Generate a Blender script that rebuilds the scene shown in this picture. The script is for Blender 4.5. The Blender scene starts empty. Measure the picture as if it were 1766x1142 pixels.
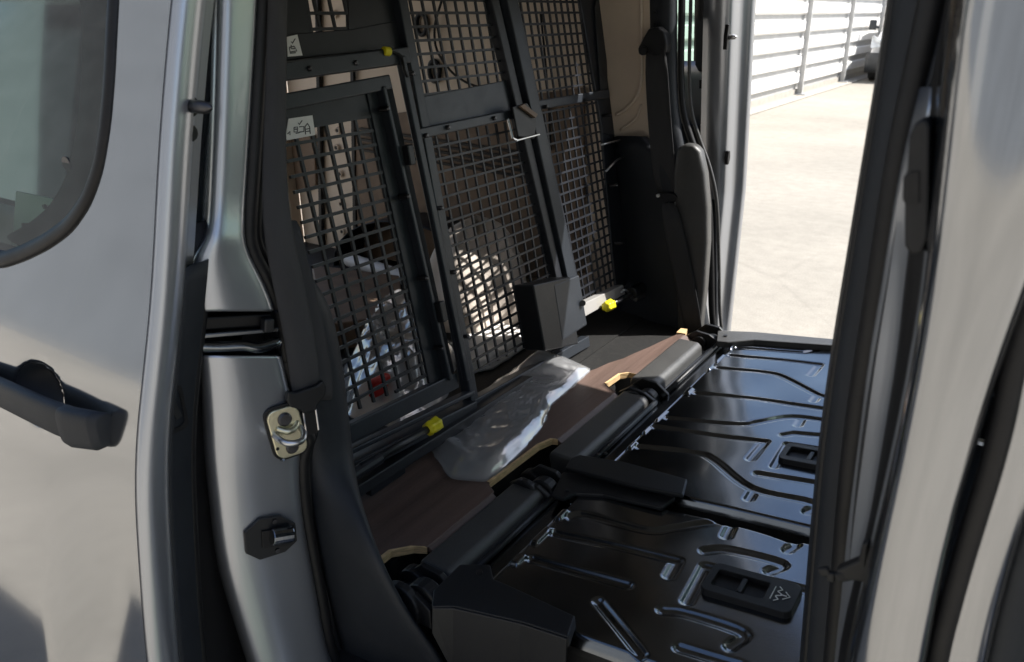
import bpy, bmesh, math, random
import numpy as np
from mathutils import Vector, Matrix, noise
random.seed(7)
scene = bpy.context.scene
col = scene.collection

# ------------------------------------------------------------------ camera
W, HH = 1766.0, 1142.0
cc = np.array([883., 571.]); XV = np.array([-1231., 44.]); LV = np.array([1857., 20.])
F = math.sqrt(-(XV-cc) @ (LV-cc))
def cdir(u, v):
    a = np.array([u-cc[0], -(v-cc[1]), -F]); return a/np.linalg.norm(a)
ex = -cdir(*XV); ey = cdir(*LV); ez = np.cross(ex, ey)
M = np.array([ex, ey, ez]); CAM = np.array([0., 0., 1.55])
def hit(u, v, n, k):
    n = np.array(n, float); r = M @ cdir(u, v); return CAM + (k-n@CAM)/(n@r)*r
def hx(u, v, k): return hit(u, v, (1, 0, 0), k)
def hy(u, v, k): return hit(u, v, (0, 1, 0), k)
def hz(u, v, k): return hit(u, v, (0, 0, 1), k)
cd = bpy.data.cameras.new('camera'); cam = bpy.data.objects.new('camera', cd); col.objects.link(cam)
R4 = Matrix([list(M[0])+[0], list(M[1])+[0], list(M[2])+[1.55], [0, 0, 0, 1]])
cam.matrix_world = R4
cd.sensor_fit = 'HORIZONTAL'; cd.sensor_width = 36; cd.lens = F/W*36
cd.clip_start = 0.02; cd.clip_end = 2000
cd.dof.use_dof = True; cd.dof.focus_distance = 1.75; cd.dof.aperture_fstop = 7.0
scene.camera = cam

# ------------------------------------------------------------------ light
SUN = Vector((1.25, 1.0, 1.74)).normalized()
w = bpy.data.worlds.new('World'); scene.world = w; w.use_nodes = True
nt = w.node_tree; bg = nt.nodes['Background']
sky = nt.nodes.new('ShaderNodeTexSky'); sky.sky_type = 'NISHITA'; sky.sun_disc = False
sky.sun_elevation = math.asin(SUN.z); sky.sun_rotation = math.atan2(SUN.x, SUN.y)
sky.dust_density = 1.6; sky.air_density = 1.0
nt.links.new(sky.outputs[0], bg.inputs[0]); bg.inputs[1].default_value = 0.105
sl = bpy.data.lights.new('sun', 'SUN'); sl.energy = 5.0; sl.angle = math.radians(.53); sl.color = (1, .965, .91)
so = bpy.data.objects.new('sun', sl); col.objects.link(so); so.location = (3, 10, 15)
so.rotation_euler = (-SUN).to_track_quat('-Z', 'Y').to_euler()
vs = scene.view_settings; vs.view_transform = 'Standard'; vs.look = 'None'; vs.gamma = 1; vs.exposure = 0.98
scene.cycles.max_bounces = 10; scene.cycles.transparent_max_bounces = 24
scene.cycles.caustics_reflective = False; scene.cycles.caustics_refractive = False
scene.cycles.sample_clamp_indirect = 6

# ------------------------------------------------------------------ materials
MATS = {}
def mat(name, base, rough=.5, metal=0., var=.08, vscale=6., bump=0., bscale=200., coat=0., spec=.5,
        detail=4, rvar=.08, stretch=None, dust=0., coat_ior=1.5, coat_rough=.03):
    m = bpy.data.materials.new(name); m.use_nodes = True; n = m.node_tree; b = n.nodes['Principled BSDF']
    tc = n.nodes.new('ShaderNodeTexCoord'); mp = n.nodes.new('ShaderNodeMapping')
    n.links.new(tc.outputs['Object'], mp.inputs[0])
    if stretch: mp.inputs['Scale'].default_value = stretch
    nz = n.nodes.new('ShaderNodeTexNoise'); nz.inputs['Scale'].default_value = vscale; nz.inputs['Detail'].default_value = detail
    n.links.new(mp.outputs[0], nz.inputs[0])
    cr = n.nodes.new('ShaderNodeValToRGB')
    lo = [max(0, c*(1-var)) for c in base]; hi = [min(1, c*(1+var)) for c in base]
    cr.color_ramp.elements[0].position = .3; cr.color_ramp.elements[1].position = .7
    cr.color_ramp.elements[0].color = (*lo, 1); cr.color_ramp.elements[1].color = (*hi, 1)
    n.links.new(nz.outputs[0], cr.inputs[0])
    last = cr.outputs[0]
    if dust:
        n2 = n.nodes.new('ShaderNodeTexNoise'); n2.inputs['Scale'].default_value = vscale*9; n2.inputs['Detail'].default_value = 8
        n2.inputs['Roughness'].default_value = .75
        n.links.new(tc.outputs['Object'], n2.inputs[0])
        r2 = n.nodes.new('ShaderNodeMapRange'); r2.inputs[1].default_value = .48; r2.inputs[2].default_value = .8
        r2.inputs[3].default_value = 0; r2.inputs[4].default_value = dust
        n.links.new(n2.outputs[0], r2.inputs[0])
        mx = n.nodes.new('ShaderNodeMixRGB'); mx.inputs[2].default_value = (.32, .28, .23, 1)
        n.links.new(r2.outputs[0], mx.inputs[0]); n.links.new(last, mx.inputs[1]); last = mx.outputs[0]
    n.links.new(last, b.inputs['Base Color'])
    mr = n.nodes.new('ShaderNodeMapRange'); mr.inputs[3].default_value = max(.02, rough-rvar); mr.inputs[4].default_value = min(1, rough+rvar)
    n3 = n.nodes.new('ShaderNodeTexNoise'); n3.inputs['Scale'].default_value = vscale*2.3; n3.inputs['Detail'].default_value = 5
    n.links.new(mp.outputs[0], n3.inputs[0])
    n.links.new(n3.outputs[0], mr.inputs[0]); n.links.new(mr.outputs[0], b.inputs['Roughness'])
    b.inputs['Metallic'].default_value = metal; b.inputs['Specular IOR Level'].default_value = spec
    b.inputs['Coat Weight'].default_value = coat; b.inputs['Coat Roughness'].default_value = coat_rough
    if bump:
        nb = n.nodes.new('ShaderNodeTexNoise'); nb.inputs['Scale'].default_value = bscale; nb.inputs['Detail'].default_value = 3
        n.links.new(mp.outputs[0], nb.inputs[0])
        bp = n.nodes.new('ShaderNodeBump'); bp.inputs['Strength'].default_value = bump; bp.inputs['Distance'].default_value = .002
        n.links.new(nb.outputs[0], bp.inputs['Height']); n.links.new(bp.outputs[0], b.inputs['Normal'])
    b.inputs['Coat IOR'].default_value = coat_ior
    MATS[name] = m
    return m
mat('paint', (.325, .338, .358), .085, .95, .03, 3, .012, 1400, coat=.8, rvar=.02, dust=.02, coat_ior=1.5)
mat('paint_hem', (.42, .44, .475), .33, .8, .03, 3, .03, 700, coat=.5, rvar=.05, dust=.03)
mat('black_plastic', (.009, .0095, .011), .45, 0, .2, 8, .25, 900, spec=.35, dust=.015)
mat('dark_trim', (.014, .017, .022), .5, 0, .15, 6, .3, 1200, spec=.35, dust=.02)
mat('rubber', (.006, .006, .007), .5, 0, .2, 10, .1, 300, spec=.35, dust=.02)
mat('gloss_black', (.165, .18, .20), .19, 1., .12, 7, .04, 260, rvar=.07, spec=1.0, dust=.02, coat=.6, coat_ior=1.5, coat_rough=.1)
mat('satin_black', (.010, .011, .013), .40, 0, .15, 9, .25, 700, spec=.4, dust=.02)
mat('seat_bar', (.060, .060, .059), .38, 0, .12, 9, .3, 900, dust=.08)
mat('powder', (.024, .029, .037), .40, .1, .12, 12, .15, 600, spec=.4, dust=.03)
mat('mesh_coat', (.014, .016, .021), .45, .0, .15, 18, .1, 500, spec=.4)
mat('webbing', (.030, .030, .033), .7, 0, .15, 30, .6, 1500, stretch=(1, 1, .25))
mat('board', (.115, .074, .060), .5, 0, .28, 26, .5, 220, stretch=(1, .06, 1), dust=.16, detail=9)
mat('ply_edge', (.62, .43, .22), .7, 0, .25, 60, .3, 300, stretch=(1, 1, 5))
mat('yellow', (.78, .68, .02), .4, 0, .08, 20, .05, 400)
mat('zinc', (.70, .66, .48), .32, .9, .12, 30, .1, 300)
mat('steel', (.55, .55, .56), .3, 1, .1, 30, .05, 300)
mat('dark_steel', (.08, .08, .085), .35, .9, .2, 30, .1, 300)
mat('cream', (.72, .60, .48), .5, 0, .06, 4, .05, 100, dust=.1)
mat('hardboard', (.20, .135, .09), .6, 0, .18, 12, .2, 500)
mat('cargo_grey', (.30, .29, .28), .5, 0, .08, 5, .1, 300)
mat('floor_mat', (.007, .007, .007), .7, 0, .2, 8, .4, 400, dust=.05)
mat('white_plastic', (.72, .70, .68), .45, 0, .06, 6, .05, 200)
mat('sticker', (.78, .78, .77), .5, 0, .03, 6)
mat('ink', (.03, .03, .035), .6)
mat('icon_white', (.75, .75, .75), .5)
mat('red', (.55, .03, .025), .45, 0, .1, 10)
mat('beige_cloth', (.62, .55, .48), .75, 0, .2, 9, .5, 120)
mat('fence_white', (.76, .75, .73), .5, .0, .04, 3, .05, 60, dust=.08)
mat('fence_post', (.48, .48, .47), .5, .3, .08, 4, .1, 80)
mat('groove_shade', (.44, .44, .435), .55, .2, .08, 4, .1, 80)  # grey standing in for shade in the fence grooves
mat('kerb', (.36, .335, .295), .85, 0, .1, 5, .4, 120)
mat('wall_concrete', (.225, .238, .252), .8, 0, .14, 1.5, .4, 60, detail=8)
mat('car_white', (.72, .73, .74), .25, 0, .03, 3, coat=1)
mat('car_dark', (.04, .043, .046), .4, 0, .1, 5)
mat('lens', (.65, .68, .70), .12, .3, .1, 40)
mat('tyre', (.018, .018, .018), .75, 0, .2, 20, .4, 200)

def glassmat(name, tint, refl=.07, ior=1.5):
    m = bpy.data.materials.new(name); m.use_nodes = True; n = m.node_tree; n.nodes.clear()
    o = n.nodes.new('ShaderNodeOutputMaterial'); t = n.nodes.new('ShaderNodeBsdfTransparent'); g = n.nodes.new('ShaderNodeBsdfGlossy')
    t.inputs[0].default_value = (*tint, 1); g.inputs['Roughness'].default_value = .02
    fr = n.nodes.new('ShaderNodeFresnel'); fr.inputs[0].default_value = ior
    mr = n.nodes.new('ShaderNodeMapRange'); mr.inputs[3].default_value = refl
    n.links.new(fr.outputs[0], mr.inputs[0])
    mx = n.nodes.new('ShaderNodeMixShader'); n.links.new(mr.outputs[0], mx.inputs[0]); n.links.new(t.outputs[0], mx.inputs[1]); n.links.new(g.outputs[0], mx.inputs[2])
    n.links.new(mx.outputs[0], o.inputs[0]); MATS[name] = m
glassmat('glass', (.42, .58, .50), .02, 1.5)

def filmmat(name, milk, refl, bumps):
    m = bpy.data.materials.new(name); m.use_nodes = True; n = m.node_tree; n.nodes.clear()
    o = n.nodes.new('ShaderNodeOutputMaterial'); t = n.nodes.new('ShaderNodeBsdfTransparent'); g = n.nodes.new('ShaderNodeBsdfGlossy')
    t.inputs[0].default_value = (.97, .97, .98, 1); g.inputs['Roughness'].default_value = .14
    d = n.nodes.new('ShaderNodeBsdfDiffuse'); d.inputs[0].default_value = (.90, .91, .93, 1)
    tr = n.nodes.new('ShaderNodeBsdfTranslucent'); tr.inputs[0].default_value = (.90, .91, .93, 1)
    tc = n.nodes.new('ShaderNodeTexCoord'); nz = n.nodes.new('ShaderNodeTexNoise'); nz.inputs['Scale'].default_value = bumps; nz.inputs['Detail'].default_value = 3
    nz.inputs['Distortion'].default_value = 1.2
    n.links.new(tc.outputs['Object'], nz.inputs[0]); bp = n.nodes.new('ShaderNodeBump'); bp.inputs['Strength'].default_value = .35; bp.inputs['Distance'].default_value = .008
    n.links.new(nz.outputs[0], bp.inputs['Height'])
    for s in (g, d): n.links.new(bp.outputs[0], s.inputs['Normal'])
    a = n.nodes.new('ShaderNodeMixShader'); a.inputs[0].default_value = .5; n.links.new(d.outputs[0], a.inputs[1]); n.links.new(tr.outputs[0], a.inputs[2])
    b = n.nodes.new('ShaderNodeMixShader'); b.inputs[0].default_value = milk; n.links.new(t.outputs[0], b.inputs[1]); n.links.new(a.outputs[0], b.inputs[2])
    lw = n.nodes.new('ShaderNodeLayerWeight'); lw.inputs[0].default_value = .35; n.links.new(bp.outputs[0], lw.inputs['Normal'])
    mr = n.nodes.new('ShaderNodeMapRange'); mr.inputs[3].default_value = refl; mr.inputs[4].default_value = .75; n.links.new(lw.outputs['Facing'], mr.inputs[0])
    c = n.nodes.new('ShaderNodeMixShader'); n.links.new(mr.outputs[0], c.inputs[0]); n.links.new(b.outputs[0], c.inputs[1]); n.links.new(g.outputs[0], c.inputs[2])
    n.links.new(c.outputs[0], o.inputs[0]); MATS[name] = m
filmmat('film', .50, .16, 7); filmmat('film_cargo', .55, .16, 12)

def groundmat():
    m = bpy.data.materials.new('concrete_yard'); m.use_nodes = True; n = m.node_tree; b = n.nodes['Principled BSDF']
    tc = n.nodes.new('ShaderNodeTexCoord')
    def nz(s, d, r=.6):
        k = n.nodes.new('ShaderNodeTexNoise'); k.inputs['Scale'].default_value = s; k.inputs['Detail'].default_value = d; k.inputs['Roughness'].default_value = r
        n.links.new(tc.outputs['Object'], k.inputs[0]); return k
    big, fine, grit = nz(.35, 6), nz(9, 8, .7), nz(110, 4, .8)
    cr = n.nodes.new('ShaderNodeValToRGB'); cr.color_ramp.elements[0].color = (.285, .262, .222, 1); cr.color_ramp.elements[1].color = (.41, .375, .318, 1)
    cr.color_ramp.elements[0].position = .3; cr.color_ramp.elements[1].position = .72
    n.links.new(big.outputs[0], cr.inputs[0])
    def ov(a, k, f, lo, hi):
        r = n.nodes.new('ShaderNodeMapRange'); r.inputs[1].default_value = .3; r.inputs[2].default_value = .7; r.inputs[3].default_value = lo; r.inputs[4].default_value = hi
        n.links.new(k.outputs[0], r.inputs[0])
        x = n.nodes.new('ShaderNodeMixRGB'); x.blend_type = 'MULTIPLY'; x.inputs[0].default_value = f
        n.links.new(a, x.inputs[1]); n.links.new(r.outputs[0], x.inputs[2]); return x.outputs[0]
    o = ov(cr.outputs[0], fine, 1, .86, 1.08); o = ov(o, grit, 1, .74, 1.16)
    vo = n.nodes.new('ShaderNodeTexVoronoi'); vo.feature = 'DISTANCE_TO_EDGE'; vo.inputs['Scale'].default_value = .32
    dn = n.nodes.new('ShaderNodeMixRGB'); dn.inputs[0].default_value = .12; n.links.new(tc.outputs['Object'], dn.inputs[1]); n.links.new(nz(1.2, 5).outputs[1], dn.inputs[2])
    n.links.new(dn.outputs[0], vo.inputs[0])
    r = n.nodes.new('ShaderNodeMapRange'); r.inputs[1].default_value = .0; r.inputs[2].default_value = .006; r.inputs[3].default_value = .93; r.inputs[4].default_value = 1
    n.links.new(vo.outputs[0], r.inputs[0])
    x = n.nodes.new('ShaderNodeMixRGB'); x.blend_type = 'MULTIPLY'; x.inputs[0].default_value = 1; n.links.new(o, x.inputs[1]); n.links.new(r.outputs[0], x.inputs[2])
    n.links.new(x.outputs[0], b.inputs['Base Color']); b.inputs['Roughness'].default_value = .88
    bp = n.nodes.new('ShaderNodeBump'); bp.inputs['Strength'].default_value = .5; bp.inputs['Distance'].default_value = .004
    n.links.new(grit.outputs[0], bp.inputs['Height']); n.links.new(bp.outputs[0], b.inputs['Normal']); MATS['ground'] = m
groundmat()

# ------------------------------------------------------------------ builders
WORLD = {}
def tag(o, label=None, cat=None, group=None, kind=None):
    if label: o['label'] = label
    if cat: o['category'] = cat
    if group: o['group'] = group
    if kind: o['kind'] = kind
    return o
def thing(name, loc, label, cat, group=None):
    o = bpy.data.objects.new(name, None); col.objects.link(o); o.location = loc; o.empty_display_size = .1
    WORLD[o] = Vector(loc); return tag(o, label, cat, group)
def mesh(name, V, Fc, m, parent=None, smooth=False, bevel=0., seg=2, solid=0., sub=0, weld=False, offset=-1):
    V = [Vector([float(c) for c in v]) for v in V]
    c = sum(V, Vector())/len(V)
    if parent is None: c = Vector((c.x, c.y, min(v.z for v in V)))
    me = bpy.data.meshes.new(name); me.from_pydata([v-c for v in V], [], Fc)
    bm = bmesh.new(); bm.from_mesh(me)
    if weld: bmesh.ops.remove_doubles(bm, verts=bm.verts, dist=1e-5)
    bmesh.ops.recalc_face_normals(bm, faces=bm.faces)
    bm.to_mesh(me); bm.free()
    me.materials.append(MATS[m])
    if smooth: me.polygons.foreach_set('use_smooth', [True]*len(me.polygons))
    o = bpy.data.objects.new(name, me); col.objects.link(o); WORLD[o] = c
    if parent is not None: o.parent = parent; o.location = c-WORLD[parent]
    else: o.location = c
    if sub: s = o.modifiers.new('sub', 'SUBSURF'); s.levels = sub; s.render_levels = sub
    if solid: s = o.modifiers.new('solid', 'SOLIDIFY'); s.thickness = solid; s.offset = offset
    if bevel: s = o.modifiers.new('bev', 'BEVEL'); s.width = bevel; s.segments = seg; s.limit_method = 'ANGLE'; s.angle_limit = .6
    return o
class G:
    def __init__(s): s.V = []; s.F = []
    def add(s, V, Fc):
        n = len(s.V); s.V += [Vector([float(c) for c in v]) for v in V]; s.F += [[i+n for i in f] for f in Fc]; return s
    def box(s, a, b):
        x0, y0, z0 = a; x1, y1, z1 = b
        return s.add([(x0,y0,z0),(x1,y0,z0),(x1,y1,z0),(x0,y1,z0),(x0,y0,z1),(x1,y0,z1),(x1,y1,z1),(x0,y1,z1)],
                     [(0,3,2,1),(4,5,6,7),(0,1,5,4),(1,2,6,5),(2,3,7,6),(3,0,4,7)])
    def bar(s, p, q, wd, ht, up=(0, 0, 1)):
        p = Vector(p); q = Vector(q); d = (q-p).normalized(); sd = d.cross(Vector(up)).normalized(); u = sd.cross(d).normalized()
        V = []
        for e in (p, q):
            for a, b in ((-1,-1),(1,-1),(1,1),(-1,1)): V.append(e+sd*a*wd/2+u*b*ht/2)
        return s.add(V, [(0,3,2,1),(4,5,6,7),(0,1,5,4),(1,2,6,5),(2,3,7,6),(3,0,4,7)])
    def tube(s, pts, r, n=10, cap=True):
        pts = [Vector([float(c) for c in p]) for p in pts]; V = []; Fc = []; prev = None
        rs = r if isinstance(r, (list, tuple)) else [r]*len(pts)
        for i, p in enumerate(pts):
            d = (pts[min(i+1, len(pts)-1)]-pts[max(i-1, 0)]).normalized()
            if prev is None: a = d.orthogonal().normalized()
            else: a = (prev-d*prev.dot(d)).normalized()
            prev = a; b = d.cross(a)
            for k in range(n):
                t = 2*math.pi*k/n; V.append(p+(a*math.cos(t)+b*math.sin(t))*rs[i])
        for i in range(len(pts)-1):
            for k in range(n): Fc.append((i*n+k, i*n+(k+1) % n, (i+1)*n+(k+1) % n, (i+1)*n+k))
        if cap: Fc += [tuple(range(n))[::-1], tuple(range((len(pts)-1)*n, len(pts)*n))]
        return s.add(V, Fc)
    def prism(s, pts, off):
        pts = [Vector([float(c) for c in p]) for p in pts]; off = Vector(off); n = len(pts)
        return s.add(pts+[p+off for p in pts], [tuple(range(n)), tuple(range(n, 2*n))[::-1]]+[(i, i+n, (i+1) % n+n, (i+1) % n) for i in range(n)])
    def grid(s, rows):
        n = len(rows[0]); V = [p for r in rows for p in r]
        return s.add(V, [(i*n+k, i*n+k+1, (i+1)*n+k+1, (i+1)*n+k) for i in range(len(rows)-1) for k in range(n-1)])
    def go(s, name, m, parent=None, **k): return mesh(name, s.V, s.F, m, parent, **k)
def smoothline(pts, per=6):
    P = [Vector([float(c) for c in p]) for p in pts]; P = [P[0]*2-P[1]]+P+[P[-1]*2-P[-2]]; out = []
    for i in range(1, len(P)-2):
        for k in range(per):
            t = k/per; a, b, c, d = P[i-1:i+3]
            out.append(.5*((2*b)+(c-a)*t+(2*a-5*b+4*c-d)*t*t+(3*b-a-3*c+d)*t**3))
    out.append(P[-2]); return out
def interp(tab, z):
    xs = [t[0] for t in tab]; return np.interp(z, xs, [t[1] for t in tab])
def rrect(w, h, r, n=5):
    out = []
    for cx, cy, a0 in ((w/2-r, h/2-r, 0), (-w/2+r, h/2-r, 90), (-w/2+r, -h/2+r, 180), (w/2-r, -h/2+r, 270)):
        for k in range(n+1):
            a = math.radians(a0+90*k/n); out.append((cx+r*math.cos(a), cy+r*math.sin(a)))
    return out
def V3(a): return Vector([float(c) for c in a])

# ================================================================== SETTING
g = G(); N = 24
xs = [-600, -200, -80, -40, -20, -10, -5, 0, 5, 10, 20, 40, 80, 200, 600]
g.grid([[(x, y, 0) for x in xs] for y in xs])
tag(g.go('ground', 'ground', None), kind='structure')
g = G().prism([(-4.62, 4, .004), (-4.10, 4, .004), (-4.10, 40, .004), (-4.62, 40, .004)], (0, 0, .02))
tag(g.go('gutter_strip', 'kerb', None, bevel=.01), kind='structure')

# ================================================================== FENCE
FX = -4.43
PY = [9.38, 13.1, 16.83, 20.55, 24.27, 28.0, 31.7]
fence = thing('fence', (FX, 20, 0), 'white horizontal ribbed metal fence with grey posts along the yard', 'fence')
for y in PY:
    p = G().bar((FX+.10, y, .02), (FX+.10, y, 2.75), .075, .10, (1, 0, 0)).box((FX+.0, y-.11, .006), (FX+.24, y+.11, .045)).go('post', 'fence_post', fence, bevel=.006)
for i in range(len(PY)-1):
    for k in range(8):
        z0 = .13+k*.325
        prof = [(0, .105), (.055, .125), (.075, .14), (.075, .30), (.06, .315), (.0, .322)]
        a = [(FX+px, PY[i]+.012, z0+pz) for px, pz in prof]
        G().prism(a, (0, PY[i+1]-PY[i]-.024, 0)).go('slat', 'fence_white', fence)
    G().box((FX-.03, PY[i]+.006, .13), (FX-.002, PY[i+1]-.006, 2.74)).go('groove_shade_sheet', 'groove_shade', fence)  # grey sheet added so the grooves between slats read as shaded
    G().box((FX-.03, PY[i]+.04, .0), (FX+.03, PY[i+1]-.04, .128)).go('base_board', 'kerb', fence)

# ================================================================== PARKED VAN far off
pv = thing('parked_van', (-3.1, 22.5, 0), 'white van with dark grey bumper parked beside the ribbed fence', 'van')
cxm = -3.06
secs = [  # y, half width, z profile bottom, hood, top
    (21.0, .80, .34, .70), (21.08, .86, .30, .98), (21.5, .90, .28, 1.12), (22.0, .91, .26, 1.22), (22.6, .90, .26, 1.80), (23.4, .90, .26, 1.88), (25.2, .89, .28, 1.88), (25.5, .84, .32, 1.80)]
rows = []
for y, hw, zb, zt in secs:
    r = []
    for a, b in ((-.92, 0), (-1, .18), (-1, .5), (-.97, .75), (-.86, .96), (-.6, 1), (0, 1.01), (.6, 1), (.86, .96), (.97, .75), (1, .5), (1, .18), (.92, 0)):
        r.append((cxm+a*hw, y+(.10*(1-abs(a)) if False else .16*abs(a)**3 if y < 21.2 else 0), zb+b*(zt-zb)))
    rows.append(r)
g = G().grid(rows); n = len(rows[0]); g.F += [tuple(range(n)), tuple(range((len(rows)-1)*n, len(rows)*n))[::-1]]
g.go('body', 'car_white', pv, smooth=True, bevel=.02)
bump = []
for z, o in ((.24, .0), (.34, .05), (.52, .06), (.66, .02)):
    bump.append([(cxm+t*.90, 20.97-o+.22*abs(t)**3.2, z) for t in np.linspace(-1, 1, 15)])
G().grid(bump).go('bumper', 'car_dark', pv, smooth=True, solid=.05, offset=1)
G().box((cxm-.905, 21.2, .24), (cxm-.885, 22.0, .62)).go('arch_cladding', 'car_dark', pv, bevel=.008)
for s in (-1, 1):
    pts = [(cxm+s*(.86-.02), 21.03, .78), (cxm+s*.56, 20.96, .80), (cxm+s*.60, 20.99, .93), (cxm+s*.84, 21.16, 1.06), (cxm+s*.885, 21.25, .98)]
    G().prism(pts, (0, .06, 0)).go('headlight', 'lens', pv, bevel=.01)
    mp = G().tube([(cxm+s*.90, 22.05, 1.22), (cxm+s*1.0, 22.03, 1.25)], .025).go('mirror_arm', 'car_dark', pv)
    G().grid([[(cxm+s*(.97+.16*a), 22.05-.07*math.cos(1.5*(b-.5)), 1.16+.24*b) for a in np.linspace(0, 1, 5)] for b in np.linspace(0, 1, 6)]).go('mirror', 'car_dark', pv, smooth=True, solid=.09, bevel=.02)
    for y in (21.75, 24.6):
        t = G().tube([(cxm+s*.70, y, .32), (cxm+s*.73, y, .32), (cxm+s*.88, y, .32), (cxm+s*.91, y, .32)], [.27, .32, .32, .27], 28).go('wheel', 'tyre', pv, smooth=True, bevel=.01)
        G().tube([(cxm+s*.905, y, .32), (cxm+s*.92, y, .32)], [.20, .17], 20).go('rim', 'steel', t)
G().prism([(cxm-.62, 20.955, .70), (cxm+.62, 20.955, .70), (cxm+.55, 20.97, .80), (cxm-.55, 20.97, .80)], (0, .03, 0)).go('grille', 'car_dark', pv, bevel=.006)
G().prism([(cxm-.76, 21.98, 1.25), (cxm+.76, 21.98, 1.25), (cxm+.64, 22.50, 1.74), (cxm-.64, 22.50, 1.74)], (0, -.02, .02)).go('windscreen', 'glass', pv)

# building behind the photographer, mirrored in the paint and the glass
bw = thing('concrete_building', (-6, -8, 0), 'pale concrete panel building across the yard with a roller door', 'building')
for i in range(9):
    G().box((-26+i*5, -8.3, 0), (-26+i*5+4.975, -8.0, 9.0)).go('panel', 'wall_concrete', bw, bevel=.01)
rd = G().box((-8.5, -7.99, .02), (-5.0, -7.93, 3.4)).go('roller_door', 'fence_post', bw)
G().box((-26, -13, 9.0), (19, -7.9, 9.3)).go('parapet', 'wall_concrete', bw)

# ================================================================== THE VAN
VX = -1.5
van = thing('van', (-1.2, 1.52, 0), 'grey van seen close up with both sliding doors open', 'van')
# bodyside profiles ---------------------------------------------------
XD = -.93
edge_px = [(294, 0), (279, 168), (269, 315), (263, 462), (252, 594), (237, 717), (230, 809), (234, 901), (240, 993), (252, 1142)]
prof = sorted([(hx(u, v, XD)[2], hx(u, v, XD)[1]) for u, v in edge_px])
prof = [(.22, prof[0][1]-.028), (.42, prof[0][1]-.022)] + prof + [(1.78, prof[-1][1]+.07)]
pz = np.linspace(.25, 1.76, 90); pyv = np.interp(pz, [p[0] for p in prof], [p[1] for p in prof])
ker = np.ones(9)/9; pad = np.pad(pyv, 4, mode='edge'); pyv = np.convolve(pad, ker, 'valid')
def D(z): return float(np.interp(z, pz, pyv))
# near sliding door -----------------------------------------------------
wpx = [(197, -60), (194, 0), (188, 120), (181, 210), (168, 290), (148, 345), (118, 388), (80, 416), (40, 436), (0, 450), (-60, 462)]
def onD(u, v):
    y = .5
    for _ in range(12):
        p = hy(u, v, y); y = D(p[2])
    return p
wpts = [onD(u, v) for u, v in wpx]
ztop = 1.655; x_rear = -1.66
win = [(p[0], p[2]) for p in wpts[1:-1]]
zb = win[-1][1]
win = [(win[0][0]-.035, ztop), (win[0][0]-.006, ztop-.035)] + win + [(x_rear+.05, zb-.01), (x_rear+.008, zb+.03), (x_rear, zb+.09), (x_rear+.03, ztop-.04), (x_rear+.07, ztop)]
def resample(loop, n):
    L = loop+[loop[0]]; d = [0]
    for a, b in zip(L, L[1:]): d.append(d[-1]+math.dist(a, b))
    t = np.linspace(0, d[-1], n, endpoint=False); return [(float(np.interp(k, d, [p[0] for p in L])), float(np.interp(k, d, [p[1] for p in L]))) for k in t]
def smoothloop(loop, it=2):
    L = loop
    for _ in range(it):
        L = [((L[i-1][0]+2*L[i][0]+L[(i+1) % len(L)][0])/4, (L[i-1][1]+2*L[i][1]+L[(i+1) % len(L)][1])/4) for i in range(len(L))]
    return L
win = smoothloop(resample(win, 160), 3)
def inset(loop, d):
    n = len(loop); out = []; cx = sum(p[0] for p in loop)/n; cz = sum(p[1] for p in loop)/n
    for i in range(n):
        a = loop[i-1]; b = loop[(i+1) % n]; tx, tz = b[0]-a[0], b[1]-a[1]; l = math.hypot(tx, tz) or 1; nx, nz = -tz/l, tx/l
        p = loop[i]
        if (cx-p[0])*nx+(cz-p[1])*nz < 0: nx, nz = -nx, -nz
        out.append((p[0]+nx*d, p[1]+nz*d))
    return out
def inside(x, z, loop):
    c = False; n = len(loop); j = n-1
    for i in range(n):
        xi, zi = loop[i]; xj, zj = loop[j]
        if (zi > z) != (zj > z) and x < (xj-xi)*(z-zi)/(zj-zi)+xi: c = not c
        j = i
    return c
hc = onD(66, 680); HCX, HCZ = hc[0], hc[2]      # handle dish centre
def skin(x, z):
    y = D(z)
    bx_ = min(1, max(0, (-.955-x)/.22)); y -= .055*bx_*bx_*(3-2*bx_)*max(0, (.98-z)/.53)**1.3
    r = math.hypot((x-HCX)/.074, (z-HCZ)/.046)
    if r < 1: y += .034*(1-r**2.6)**1.3
    return y
door = None
x0, x1 = -1.80, XD
NX, NZ = 150, 190
xs = np.linspace(x0, x1, NX); zs = np.linspace(.27, 1.76, NZ)
V = []; idx = {}; Fc = []
holes = inset(win, -.006)
keep = {}
for j, z in enumerate(zs):
    for i, x in enumerate(xs):
        V.append((x, skin(x, z), z))
for j in range(NZ-1):
    for i in range(NX-1):
        xm = (xs[i]+xs[i+1])/2; zm = (zs[j]+zs[j+1])/2
        if zm > zb-.05 and inside(xm, zm, inset(win, -.004) if False else holes): continue
        a = j*NX+i; Fc.append((a, a+1, a+NX+1, a+NX))
used = sorted({i for f in Fc for i in f}); rm = {k: n for n, k in enumerate(used)}
door = mesh('sliding_door', [V[k] for k in used], [tuple(rm[i] for i in f) for f in Fc], 'paint', van, smooth=True)
tag(door, 'near sliding door slid back, with black handle and dark window')
def strip(loopa, loopb, ya, yb, name, m, parent, **k):
    n = len(loopa); Vv = [(p[0], D(p[1])+ya, p[1]) for p in loopa]+[(p[0], D(p[1])+yb, p[1]) for p in loopb]
    return mesh(name, Vv, [(i, (i+1) % n, (i+1) % n+n, i+n) for i in range(n)], m, parent, smooth=True, **k)
wo, wi = inset(win, -.012), inset(win, .012)
n = len(win); Vs = []
for lp, yy in ((wo, .004), (wo, -.003), (inset(win, -.004), -.006), (inset(win, .004), -.005), (wi, .0), (wi, .014)):
    Vs += [(p[0], D(p[1])+yy, p[1]) for p in lp]
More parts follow.
